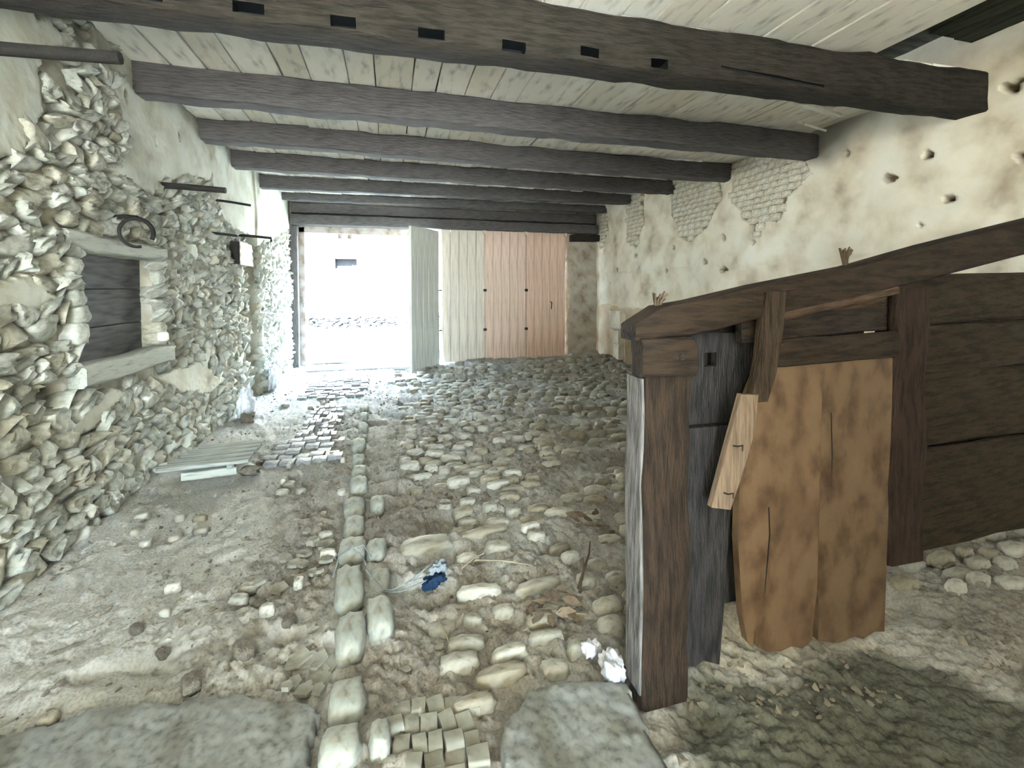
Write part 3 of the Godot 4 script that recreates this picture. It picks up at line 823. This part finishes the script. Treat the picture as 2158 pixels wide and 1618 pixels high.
	# broken tiles
	for e in [[-0.36, -0.22, 1.68, 1.87], [-0.66, -0.32, 2.25, 2.80]]:
		for k in 14:
			var q := PackedVector2Array()
			var s := rng.randf_range(0.025, 0.055)
			for i in 5: q.append(Vector2(cos(TAU * i / 5.0), sin(TAU * i / 5.0)) * s * rng.randf_range(0.6, 1.1))
			var x := rng.randf_range(e[0], e[1])
			var dd := rng.randf_range(e[2], e[3])
			obj("tile_shard", plate(q, 0.016), M.sett, root, P(x, ground(x, dd) + 0.02, dd), Basis(Vector3(1, 0, 0), -PI / 2 + rng.randf_range(-0.2, 0.2)) * Basis(Vector3(0, 1, 0), rng.randf_range(-0.2, 0.2)))

func slab(poly: PackedVector2Array, top: float) -> ArrayMesh:
	# a worn slab: a fine grid inside the outline, its rim turned down into the earth
	var box := Rect2(poly[0], Vector2.ZERO)
	for q in poly: box = box.expand(q)
	var nu := int(box.size.x / 0.0125) + 2
	var nv := int(box.size.y / 0.0125) + 2
	var p := PackedVector3Array()
	var col := PackedColorArray()
	for j in nv:
		for i in nu:
			var x := box.position.x + box.size.x * i / (nu - 1)
			var d := box.position.y + box.size.y * j / (nv - 1)
			var jx := x + 0.02 * n_high.get_noise_2d(x * 90.0, d * 90.0)
			var jd := d + 0.025 * n_high.get_noise_2d(x * 60.0 + 40.0, d * 60.0)
			var h := -0.08
			if inside(poly, jx, jd):
				var e := 1.0
				for k in 8:
					var a := TAU * k / 8.0
					if not inside(poly, jx + 0.02 * cos(a), jd + 0.02 * sin(a)): e -= 0.125
				h = top - 0.014 * (1.0 - e) + 0.005 * n_high.get_noise_2d(x * 260.0, d * 260.0) + 0.008 * n_low.get_noise_2d(x * 40.0, d * 40.0) + 0.004 * n_high.get_noise_2d(x * 120.0, d * 120.0)
			p.append(Vector3(x, h, -d))
			col.append(Color(0.235, 0.238, 0.212).lerp(Color(0.155, 0.15, 0.12), clampf(n_mid.get_noise_2d(x * 60.0, d * 60.0) * 2.0 - 0.1, 0, 1)))
	return grid_mesh(nu, nv, p, col)

func pavers(root: Node3D, x0: float, x1: float, d0: float, d1: float, w: float, l: float) -> void:
	var d := d0
	while d < d1:
		var x := x0 + 0.05 * n_mid.get_noise_2d(d * 60.0, x0 * 50.0)
		while x < x1:
			if rng.randf() < 0.93:
				obj("paver", timber(w - 0.012, 0.05, l - 0.012, 1, 0.002, 0.008, x * 91.0 + d * 37.0), M.paver, root, P(x + w * 0.5, ground(x, d) + rng.randf_range(-0.002, 0.006), d + l * 0.5), Basis(Vector3.UP, rng.randf_range(-0.03, 0.03)))
			x += w
		d += l

func build_clods() -> void:
	var mm := MultiMesh.new()
	mm.transform_format = MultiMesh.TRANSFORM_3D
	mm.mesh = stones[1]
	var tr := []
	for k in 9000:
		var d := 1.15 + 6.8 * pow(rng.randf(), 1.6)
		var x := rng.randf_range(-1.6, 3.9)
		if n_mid.get_noise_2d(x * 24.0 + 70.0, d * 24.0) < -0.1: continue
		if x > 1.94 * d + 0.2: continue
		if d < 2.0 and (inside(slab_l, x, d) or inside(slab_r, x, d)): continue
		if x < -0.7 and rng.randf() < 0.45: continue
		var s := 0.006 + 0.024 * pow(rng.randf(), 3.0)
		tr.append(Transform3D(Basis(Vector3(rng.randf() - 0.5, 1, rng.randf() - 0.5).normalized(), rng.randf() * TAU) * Basis.from_scale(Vector3(s * rng.randf_range(0.8, 1.7), s * 0.7, s)), P(x, floor_height(x, d) + s * 0.15, d)))
	mm.instance_count = tr.size()
	for i in tr.size(): mm.set_instance_transform(i, tr[i])
	var o := MultiMeshInstance3D.new()
	o.name = "earth_crumbs"
	o.multimesh = mm
	o.material_override = M.clod
	add_child(o)
	tag(o, "loose crumbs of dry earth and grit strewn over the floor", "grit", "", "stuff")

# ---------------------------------------------------------------- the stall partition
func build_partition() -> void:
	var B := P(0.8, 0, 1.40)
	var t := thing("stall_partition", "dark wooden stall partition with corner post and sloping top rail", "partition", B)
	var S: Array = M.stall
	# vertical pieces have their length along local x turned upright
	var upright := Basis(Vector3.UP, Vector3.LEFT, Vector3.BACK)
	obj("corner_post", timber(1.27, 0.185, 0.105, 14, 0.010, 0.014, 1.5), S[0], t, P(0.908, 0.60, 1.41) - B, upright)
	obj("post_cap", timber(0.20, 0.125, 0.05, 4, 0.01, 0.014, 2.5), S[0], t, P(0.885, 1.175, 1.345) - B)
	tag(obj("lit_side_strip", timber(1.08, 0.10, 0.012, 9, 0.006, 0.004, 8.5), M.greywood, t, P(0.808, 0.56, 1.41) - B, Basis(Vector3.UP, Vector3.BACK, Vector3.RIGHT)), "pale strip added for the lit, bleached side of the post", "")  # added strip; its pale tone stands for light on the weathered face
	obj("peg_hole", tube([Vector3(0, 0, 0.003), Vector3(0, 0, -0.004)], 0.012, 0.012, 10), M.iron, t, P(0.925, 1.175, 1.318) - B)
	# the sloping rail, slightly cranked at the post
	var rail := []
	for q in [[0.77, 1.255, 0.055], [0.87, 1.285, 0.10], [1.0, 1.30, 0.115], [1.27, 1.352, 0.12], [1.7, 1.425, 0.125], [2.1, 1.51, 0.135], [2.63, 1.617, 0.145], [3.3, 1.76, 0.14], [4.05, 1.92, 0.14]]:
		var ring := PackedVector3Array()
		var h: float = q[2] * 0.5
		for c in [[-1, -0.8], [-0.8, -1], [0.8, -1], [1, -0.8], [1, 0.8], [0.8, 1], [-0.8, 1], [-1, 0.8]]:
			ring.append(P(q[0], q[1] + c[1] * h + 0.006 * n_mid.get_noise_2d(q[0] * 90.0, c[1] * 50.0), 1.395 - c[0] * 0.05) - B)
		rail.append(ring)
	obj("top_rail", loft(rail), S[0], t)
	# dark board behind the gap, with a square hole
	var q := PackedVector2Array([Vector2(1.0, 0.2), Vector2(1.33, 0.2), Vector2(1.33, 1.225), Vector2(1.145, 1.235), Vector2(1.145, 1.162), Vector2(1.17, 1.162), Vector2(1.17, 1.11), Vector2(1.12, 1.11), Vector2(1.12, 1.162), Vector2(1.1449, 1.162), Vector2(1.1449, 1.235), Vector2(1.0, 1.24)])
	obj("back_board", plate(q, 0.03), M.stall_v[1], t, P(0, 0, 1.475) - B)
	obj("lining_board", plate(PackedVector2Array([Vector2(0.98, 0.5), Vector2(1.95, 0.5), Vector2(1.95, 1.43), Vector2(1.4, 1.36), Vector2(0.98, 1.27)]), 0.025), M.stall_v[2], t, P(0, 0, 1.53) - B)
	obj("lining_board", plate(PackedVector2Array([Vector2(1.96, 0.34), Vector2(4.0, 0.32), Vector2(4.0, 1.46), Vector2(1.96, 1.40)]), 0.02), S[3], t, P(0, 0, 1.47) - B)  # second lining, added to keep the gaps between the boards dark
	obj("plank", plate(PackedVector2Array([Vector2(1.018, 0.03), Vector2(1.07, 0.02), Vector2(1.10, 0.035), Vector2(1.17, 0.005), Vector2(1.185, 0.2), Vector2(1.208, 0.62), Vector2(1.215, 0.9), Vector2(1.02, 0.9)]), 0.035), M.stall_v[1], t, P(0, 0, 1.435) - B)
	# the two boards of the hanging panel, with their splits
	var pl := PackedVector2Array([Vector2(1.279, 1.114), Vector2(1.235, 1.02), Vector2(1.205, 0.80), Vector2(1.2, 0.5), Vector2(1.225, 0.22), Vector2(1.25, 0.11), Vector2(1.272, 0.085), Vector2(1.283, 0.16), Vector2(1.292, 0.085), Vector2(1.33, 0.06), Vector2(1.40, 0.045), Vector2(1.45, 0.055), Vector2(1.50, 0.035), Vector2(1.545, 0.06), Vector2(1.553, 0.17), Vector2(1.563, 0.24), Vector2(1.5635, 0.7), Vector2(1.566, 1.12)])
	obj("panel_board", plate(pl, 0.03), M.panel, t, P(0, 0, 1.385) - B)
	var pr := PackedVector2Array([Vector2(1.5675, 1.12), Vector2(1.5675, 0.25), Vector2(1.577, 0.18), Vector2(1.576, 0.05), Vector2(1.62, 0.035), Vector2(1.68, 0.02), Vector2(1.76, 0.03), Vector2(1.80, 0.012), Vector2(1.86, 0.03), Vector2(1.911, 0.02), Vector2(1.914, 0.5), Vector2(1.917, 1.126)])
	obj("panel_board", plate(pr, 0.03), M.panel2, t, P(0, 0, 1.387) - B)
	obj("split", tube([P(1.332, 0.60, 1.371), P(1.338, 0.5, 1.369), P(1.330, 0.40, 1.369), P(1.322, 0.28, 1.371)].map(func(p): return p - B), 0.0035, 0.0025, 5), M.iron, t)
	obj("split", tube([P(1.612, 0.93, 1.373), P(1.616, 0.85, 1.371), P(1.622, 0.76, 1.371), P(1.622, 0.64, 1.373)].map(func(p): return p - B), 0.0025, 0.002, 5), M.iron, t)
	obj("cross_board", timber(0.64, 0.10, 0.035, 6, 0.008, 0.012, 3.3), S[0], t, P(1.597, 1.172, 1.365) - B, Basis(Vector3(0, 0, 1), 0.02))
	obj("upper_board", timber(0.72, 0.10, 0.03, 5, 0.006, 0.008, 4.4), S[2], t, P(1.59, 1.265, 1.42) - B, Basis(Vector3(0, 0, 1), 0.04))
	obj("upper_board", timber(0.72, 0.085, 0.03, 5, 0.006, 0.008, 5.4), S[1], t, P(1.60, 1.345, 1.425) - B, Basis(Vector3(0, 0, 1), 0.08))
	obj("lath", timber(0.55, 0.03, 0.03, 4, 0.004, 0.006, 6.1), S[1], t, P(1.63, 1.345, 1.36) - B, Basis(Vector3(0, 0, 1), 0.175))
	# leaning brace and the paler batten nailed to it
	obj("brace", plate(PackedVector2Array([Vector2(1.27, 1.385), Vector2(1.355, 1.39), Vector2(1.345, 1.25), Vector2(1.32, 1.10), Vector2(1.285, 1.0), Vector2(1.215, 1.0), Vector2(1.245, 1.16)]), 0.03), M.stall_v[0], t, P(0, 0, 1.35) - B)
	var bt := obj("batten", plate(PackedVector2Array([Vector2(1.165, 1.035), Vector2(1.235, 1.03), Vector2(1.222, 0.90), Vector2(1.175, 0.76), Vector2(1.128, 0.637), Vector2(1.05, 0.655), Vector2(1.105, 0.84)]), 0.022), M.slat_v, t, P(0, 0, 1.335) - B)
	tag(bt, "paler grey batten with bent nails", "")
	for e in [[1.135, 0.86], [1.10, 0.70]]:
		obj("bent_nail", tube([Vector3(0, 0, 0), Vector3(0, 0.004, 0.02), Vector3(0.016, 0.008, 0.026), Vector3(0.022, -0.014, 0.018)], 0.0028, 0.002, 5), M.iron, bt, Vector3(e[0], e[1], 0.011))
	obj("upright", timber(1.11, 0.185, 0.045, 10, 0.012, 0.012, 7.7), M.redwood, t, P(2.005, 0.845, 1.385) - B, upright)
	for e in [[1.345, 0.20, 0.035], [1.142, 0.195, 0.03], [0.885, 0.305, 0.025], [0.505, 0.44, 0.012]]:
		obj("side_board", timber(2.1, e[1], 0.035, 12, 0.010, 0.012, e[0] * 5.0), S[3], t, P(2.98, e[0] + e[2] * 0.9, 1.425) - B, Basis(Vector3(0, 0, 1), e[2]))

# ---------------------------------------------------------------- small things
func build_left_things() -> void:
	var w := thing("window_1", "niche in the left wall closed by a dark grey board", "window", P(XL - 0.055, 1.27, 3.44), "", "structure")
	var face := Basis(Vector3.FORWARD, Vector3.UP, Vector3.RIGHT)
	for k in 3: obj("board", timber(0.86, 0.225, 0.02, 2, 0.002, 0.004, k * 4.0), M.niche, w, Vector3(-0.02, -0.22 + k * 0.229, 0), face)
	tag(obj("wooden_sill", timber(1.06, 0.12, 0.14, 8, 0.012, 0.02, 3.0), M.sill, null, P(XL + 0.005, 0.915, 3.50), face), "pale rough wooden sill below the boarded niche", "sill", "", "thing")
	tag(obj("niche_lintel", timber(1.1, 0.09, 0.12, 8, 0.02, 0.02, 5.0), M.sill, null, P(XL + 0.0, 1.655, 3.45), face), "weathered lintel board above the niche in the rubble wall", "lintel", "", "thing")
	# wooden pegs and iron bars standing out of the wall
	for e in [[2.36, 2.37, 0.55, 0.028, 0.02, "thick dark wooden peg jutting from the left wall near the front beam", "peg"], [2.182, 4.10, 0.42, 0.024, -0.02, "short thick wooden peg under the plaster edge, above the niche's far side", "peg"], [2.26, 5.08, 0.34, 0.012, -0.05, "thin iron bar beyond the second peg, above the white notice", "bar"], [1.93, 5.0, 0.24, 0.013, -0.03, "short dark iron bar at the upper left of the white notice", "bar"], [1.995, 5.78, 0.36, 0.015, -0.03, "long thin iron bar with a turned end over the white notice", "bar"]]:
		var a := P(XL - 0.08, e[0], e[1])
		var path := [a, a + Vector3(e[2] * 0.5 + 0.08, e[4] * 0.5, 0), a + Vector3(e[2] + 0.08, e[4], 0)]
		if e[1] == 5.78: path.append(path[2] + Vector3(0.0, -0.04, 0))
		tag(obj("wall_peg" if e[6] == "peg" else "wall_bar", tube(path, e[3], e[3] * 0.95, 8), M.iron, null), e[5], e[6])
	# ring
	var ring := []
	for i in 22:
		var a := deg_to_rad(lerpf(-25.0, 285.0, i / 21.0))
		ring.append(P(XL + 0.13 + 0.085 * cos(a) * 0.85, 1.745 + 0.088 * sin(a), 3.40 + 0.085 * cos(a) * 0.5))
	var rg := thing("tether_ring", "dark iron tether ring hanging above the niche", "ring", P(XL, 1.80, 3.41))
	var local := ring.map(func(p): return p - rg.position)
	obj("ring", tube(local, 0.014, 0.009, 8), M.iron, rg)
	obj("staple", tube([Vector3(-0.05, 0.03, 0), Vector3(0.06, 0.045, 0.0), Vector3(0.13, 0.04, 0), Vector3(0.15, 0.02, 0)], 0.014, 0.012, 7), M.iron, rg)
	# notice
	var nb := thing("white_notice", "white cracked panel fixed in a dark frame on the rubble wall", "notice", P(XL + 0.05, 1.78, 5.80))
	obj("frame", timber(0.5, 0.24, 0.09, 2, 0.003, 0.006, 2.0), M.iron, nb, Vector3.ZERO, face)
	for k in 3: obj("sheet", plate(PackedVector2Array([Vector2(-0.27, -0.045), Vector2(0.30, -0.04), Vector2(0.27 - 0.03 * k, 0.036), Vector2(-0.27, 0.036)]), 0.012), M.white, nb, Vector3(0.052, -0.085 + 0.083 * k, 0.0), face * Basis(Vector3(0, 1, 0), 0.05))
	# wall foot
	crumple("plastic_bag", "crumpled white plastic bag against the foot of the rubble wall", "bag", P(-1.48, 0.17, 5.42), Vector3(0.14, 0.34, 0.2), M.bag, 3.0)
	crumple("plastic_sheet", "smaller crumpled white plastic in the wall corner beyond the bag", "plastic", P(-1.50, 0.17, 6.72), Vector3(0.12, 0.34, 0.22), M.bag, 5.0)
	tag(obj("rock", stones[2], M.darkstone, null, P(-1.42, 0.06, 5.22), Basis.from_scale(Vector3(0.16, 0.14, 0.14))), "dark pointed rock lying beside the white plastic bag", "rock")
	tag(obj("rock", stones[4], M.darkstone, null, P(-1.02, 0.05, 3.78), Basis.from_scale(Vector3(0.14, 0.10, 0.12))), "dark stone at the right end of the slatted board", "rock")
	# the slatted board lying on a plank
	var sb := thing("slatted_board", "grey slatted wooden board lying flat by the rubble wall", "board", P(-1.28, 0.15, 3.90))
	for k in 5: obj("slat", timber(0.56 - 0.03 * k, 0.03, 0.088, 2, 0.002, 0.006, k * 2.0), M.greyboard, sb, Vector3(0.0 + 0.015 * k, 0, 0.2 - k * 0.096), Basis(Vector3.UP, 0.08))
	obj("cleat", timber(0.44, 0.03, 0.05, 2, 0.002, 0.006, 4.0), M.greyboard, sb, Vector3(0.15, -0.03, 0.0), Basis(Vector3.UP, PI / 2 + 0.08))
	tag(obj("short_plank", timber(0.34, 0.06, 0.16, 3, 0.004, 0.008, 8.0), M.sill, null, P(-1.27, 0.065, 3.80), Basis(Vector3.UP, 0.1)), "short thick plank propping up the slatted board", "plank")

func crumpled(size: Vector3, sd: float) -> ArrayMesh:
	var base := stone(9, 0.25, 0.0, sd)
	var arr := base.surface_get_arrays(0)
	var v: PackedVector3Array = arr[Mesh.ARRAY_VERTEX]
	for i in v.size():
		var q := v[i]
		var f := 1.0 + 0.55 * n_mid.get_noise_3d(q.x * 60.0 + sd * 50.0, q.y * 25.0, q.z * 60.0) + 0.25 * n_high.get_noise_3d(q.x * 60.0 + sd * 20.0, q.y * 40.0, q.z * 60.0)
		v[i] = q * f * size
	return mesh_from(v, arr[Mesh.ARRAY_INDEX])

func crumple(called: String, label: String, cat: String, at: Vector3, size: Vector3, m: Material, sd: float) -> void:
	tag(obj(called, crumpled(size, sd), m, null, at), label, cat)

func build_litter() -> void:
	# blue-grey baler twine round a kerb stone
	var tw := thing("baler_twine", "tangled blue-grey baler twine trailing from a kerb stone", "twine", P(0.0, 0, 2.2))
	var runs := [
		[[-0.27, 0.03, 2.28], [-0.25, 0.08, 2.36], [-0.20, 0.105, 2.39], [-0.15, 0.08, 2.36], [-0.12, 0.05, 2.30]],
		[[-0.24, 0.08, 2.38], [-0.19, 0.115, 2.36], [-0.14, 0.10, 2.40], [-0.10, 0.05, 2.37]],
		[[-0.12, 0.06, 2.25], [-0.08, 0.04, 2.19], [-0.04, 0.03, 2.13], [0.0, 0.03, 2.11], [0.05, 0.04, 2.13], [0.12, 0.045, 2.14], [0.20, 0.06, 2.15], [0.23, 0.10, 2.16]],
		[[-0.04, 0.025, 2.12], [0.03, 0.03, 2.09], [0.10, 0.035, 2.11], [0.17, 0.05, 2.12], [0.22, 0.04, 2.11]],
		[[0.06, 0.03, 2.14], [0.13, 0.055, 2.17], [0.19, 0.09, 2.18], [0.23, 0.07, 2.14]]]
	for r in runs:
		var path := []
		for q in r: path.append(P(q[0], q[1] + 0.01, q[2]) - tw.position)
		obj("strand", tube(path, 0.0035, 0.003, 5), M.twine, tw)
	tag(obj("blue_wad", crumpled(Vector3(0.10, 0.055, 0.05), 13.0), M.blue, tw, P(0.185, 0.045, 2.12) - tw.position, Basis(Vector3.BACK, 0.35)), "blue frayed wad", "")
	obj("frayed_end", crumpled(Vector3(0.09, 0.06, 0.04), 17.0), M.twine, tw, P(0.205, 0.08, 2.15) - tw.position, Basis(Vector3.BACK, 0.7))
	crumple("foil_wrapper", "shiny crumpled white wrapper at the foot of the stall post", "wrapper", P(0.755, 0.05, 1.46), Vector3(0.07, 0.09, 0.10), M.foil, 8.0)
	crumple("paper_scrap", "small white paper scrap just behind the shiny wrapper", "paper", P(0.72, 0.05, 1.56), Vector3(0.06, 0.05, 0.05), M.foil, 9.0)
	# straws and twigs
	for e in [[0.545, 2.24, 0.30, 0.5, "pale straw stalk by the long split slab"], [0.40, 2.30, 0.16, -0.6, "short pale straw crossing the longer stalk"], [0.205, 1.86, 0.16, 1.4, "bent upright straw beside the deep hole in the cobbles"], [-0.80, 3.55, 0.12, 1.2, "straw on the earth right of the slatted board"], [-0.62, 2.72, 0.12, 1.9, "straw among the broken tiles"], [0.75, 1.79, 0.10, 0.2, "straw beside the dry leaves"], [3.3, 7.0, 0.45, -0.5, "long straw near the far right wall"]]:
		var c := P(e[0], ground(e[0], e[1]) + 0.03, e[1])
		var dir: Vector3 = Vector3(cos(e[3]), 0.06, sin(e[3])) * e[2] * 0.5
		tag(obj("straw", tube([c - dir, c + Vector3(0, 0.01, 0), c + dir], 0.004, 0.003, 5), M.straw, null), e[4], "straw")
	var tg := thing("twig", "forked grey twig lying on the cobbles left of the stall post", "twig", P(0.84, 0.06, 1.93))
	for r in [[[0, 0, 0], [0.04, 0.02, -0.06], [0.10, 0.03, -0.14], [0.15, 0.03, -0.24]], [[-0.03, -0.02, 0.05], [0.0, 0.01, 0.0], [0.04, 0.03, -0.05]], [[-0.02, -0.03, 0.01], [0.02, 0.02, -0.03], [0.05, 0.04, -0.10]]]:
		var path := []
		for q in r: path.append(Vector3(q[0], q[1], q[2]))
		obj("stem", tube(path, 0.008, 0.004, 5), M.twig, tg)
	for g in [[0.68, 1.85, 26, "heap of curled dry brown leaves on the cobbles"], [1.15, 2.5, 18, "scatter of dry leaves against the stall partition's far side"], [0.28, 3.0, 10, "few dry leaves among the cobbles in the middle of the floor"]]:
		var parts := []
		for k in g[2]:
			var s := rng.randf_range(0.02, 0.045)
			var lf := plate(PackedVector2Array([Vector2(-1, 0) * s, Vector2(-0.3, 0.45) * s, Vector2(0.5, 0.4) * s, Vector2(1.1, 0.02) * s, Vector2(0.5, -0.4) * s, Vector2(-0.3, -0.42) * s]), 0.0015)
			var x: float = g[0] + rng.randf_range(-0.11, 0.11)
			var d: float = g[1] + rng.randf_range(-0.09, 0.09)
			parts.append([lf, Transform3D(Basis(Vector3.UP, rng.randf() * TAU) * Basis(Vector3(1, 0, 0), -PI / 2 + rng.randf_range(-0.9, 0.9)), P(x, ground(x, d) + 0.045, d))])
		tag(obj("dry_leaves", join(parts), M.leaf, null), g[3], "leaves", "", "stuff")
	for e in [[-0.55, 1.92, 0.09, "largest loose dark stone, half sunk behind the left front slab"], [-0.68, 1.80, 0.075, "dark stone lying close against the back edge of the left front slab"], [-1.0, 2.15, 0.05, "lone dark pebble far out in the grey mud toward the rubble wall"], [-0.86, 2.03, 0.05, "second lone dark pebble in the grey mud, nearer the front slab"], [-0.42, 2.07, 0.055, "dark pebble beside the small hollow left of the kerb row"], [-0.57, 2.22, 0.055, "dark pebble furthest back among the loose dark stones"]]:
		var s: float = e[2]
		tag(obj("loose_stone", cobbles[rng.randi() % cobbles.size()], M.darkstone, null, P(e[0], ground(e[0], e[1]) + s * 0.22, e[1]), Basis(Vector3.UP, rng.randf() * 3.0) * Basis.from_scale(Vector3(s * 1.2, s * 0.75, s * 0.85))), e[3], "stone", "loose dark stones left of the kerb row")
	tag(obj("white_insulator", cobbles[1], M.white, null, P(XL + 0.06, 1.05, 3.88), Basis.from_scale(Vector3(0.07, 0.075, 0.06))), "small white insulator at the lower right corner of the niche", "insulator")
	# fibres on the rail and stuck to the wall
	for e in [[0.885, 1.335, 1.40, "dark frayed tuft of fibre on the low end of the stall rail"], [1.72, 1.505, 1.42, "spiky tuft of straw on the middle of the sloping stall rail"]]:
		var parts := []
		for k in 14:
			var a := rng.randf() * TAU
			var l := rng.randf_range(0.03, 0.06)
			var dir := Vector3(cos(a) * 0.5, 1.0, sin(a) * 0.5).normalized() * l
			parts.append([tube([Vector3(cos(a), 0, sin(a)) * 0.01 - dir * 0.3, dir * 0.5, dir + Vector3(0.01, 0, 0)], 0.006, 0.003, 5), Transform3D(Basis.IDENTITY, P(e[0], e[1], e[2]))])
		tag(obj("fibre_tuft", join(parts), M.twig, null), e[3], "tuft", "", "thing")

# ---------------------------------------------------------------- the room behind
func build_rear() -> void:
	var root := thing("wall_rear", "unseen rear wall, its wide open gateway added for fill light", "wall", Vector3.ZERO, "", "structure")  # gateway behind the camera is added to let in fill light
	obj("rear_top", boxm(6.8, 0.4, 0.3), M.greywall, root, P(1.2, 3.15, -7.65))
	obj("rear_side", boxm(4.15, 3.2, 0.3), M.render, root, P(2.775, 1.4, -7.65))
	obj("rear_side", boxm(0.4, 3.2, 0.3), M.greywall, root, P(-1.85, 1.4, -7.65))
	tag(obj("wall_added_blocker", boxm(0.08, 1.9, 7.2), M.greywall, null, P(0.74, 0.95, -3.90)), "added unseen dwarf wall behind, shading the stall", "wall", "", "structure")  # added out of view to keep rear light off the partition

func _ready() -> void:
	# camera: wide lens, turned a little to the right, shifted so that the uprights stay upright
	var cam := Camera3D.new()
	cam.name = "camera"
	add_child(cam)
	cam.position = Vector3(0, 1.4, 0)
	cam.rotation = Vector3(deg_to_rad(-2.0), deg_to_rad(-14.8), 0)
	cam.projection = Camera3D.PROJECTION_FRUSTUM
	cam.near = 0.05
	cam.far = 200.0
	cam.size = 1618.0 / 976.0 * cam.near
	cam.frustum_offset = Vector2(0, -168.0 / 976.0 * cam.near)
	cam.current = true
	# daylight
	var env := Environment.new()
	var sky := Sky.new()
	var sm := ProceduralSkyMaterial.new()
	sm.sky_top_color = Color(0.72, 0.86, 1.0)
	sm.sky_horizon_color = Color(0.88, 0.96, 1.0)
	sm.ground_horizon_color = Color(0.8, 0.8, 0.78)
	sm.ground_bottom_color = Color(0.6, 0.6, 0.58)
	sky.sky_material = sm
	env.background_mode = Environment.BG_SKY
	env.sky = sky
	env.background_energy_multiplier = 9.0
	env.tonemap_mode = Environment.TONE_MAPPER_LINEAR
	env.tonemap_exposure = 11.2
	env.sdfgi_enabled = true
	env.ssao_enabled = true
	env.ssil_enabled = true
	var we := WorldEnvironment.new()
	we.name = "daylight"
	we.environment = env
	add_child(we)
	var sun := DirectionalLight3D.new()
	sun.name = "sun"
	add_child(sun)
	sun.light_color = Color(0.97, 1.0, 1.0)
	sun.light_energy = 19.0
	sun.shadow_enabled = true
	sun.light_angular_distance = 1.0
	sun.look_at_from_position(Vector3(-6, 22, 18), Vector3(0, 0, -12))
	# noises shared by all shapes
	rng.seed = 4711
	for e in [[n_low, 1, 0.05], [n_mid, 2, 0.05], [n_high, 3, 0.09], [n_cell, 4, 0.05]]:
		var f: FastNoiseLite = e[0]
		f.noise_type = FastNoiseLite.TYPE_SIMPLEX_SMOOTH
		f.seed = e[1]
		f.frequency = e[2]
		f.fractal_type = FastNoiseLite.FRACTAL_FBM
		f.fractal_octaves = 2
	materials()
	for k in 16: stones.append(stone(5, 0.62, 0.50, k + 1.0, 5))
	for k in 10: blocks.append(stone(4, 0.70, 0.16, k + 70.0))
	for k in 8: cobbles.append(stone(5, 0.34, 0.13, k + 40.0))
	# the setting
	var fl := build_floor()
	build_left_wall()
	build_right_wall()
	build_ceiling()
	build_far_wall()
	build_outside()
	build_rear()
	build_floor_stones(fl)
	# things
	build_partition()
	build_left_things()
	build_litter()
	build_clods()
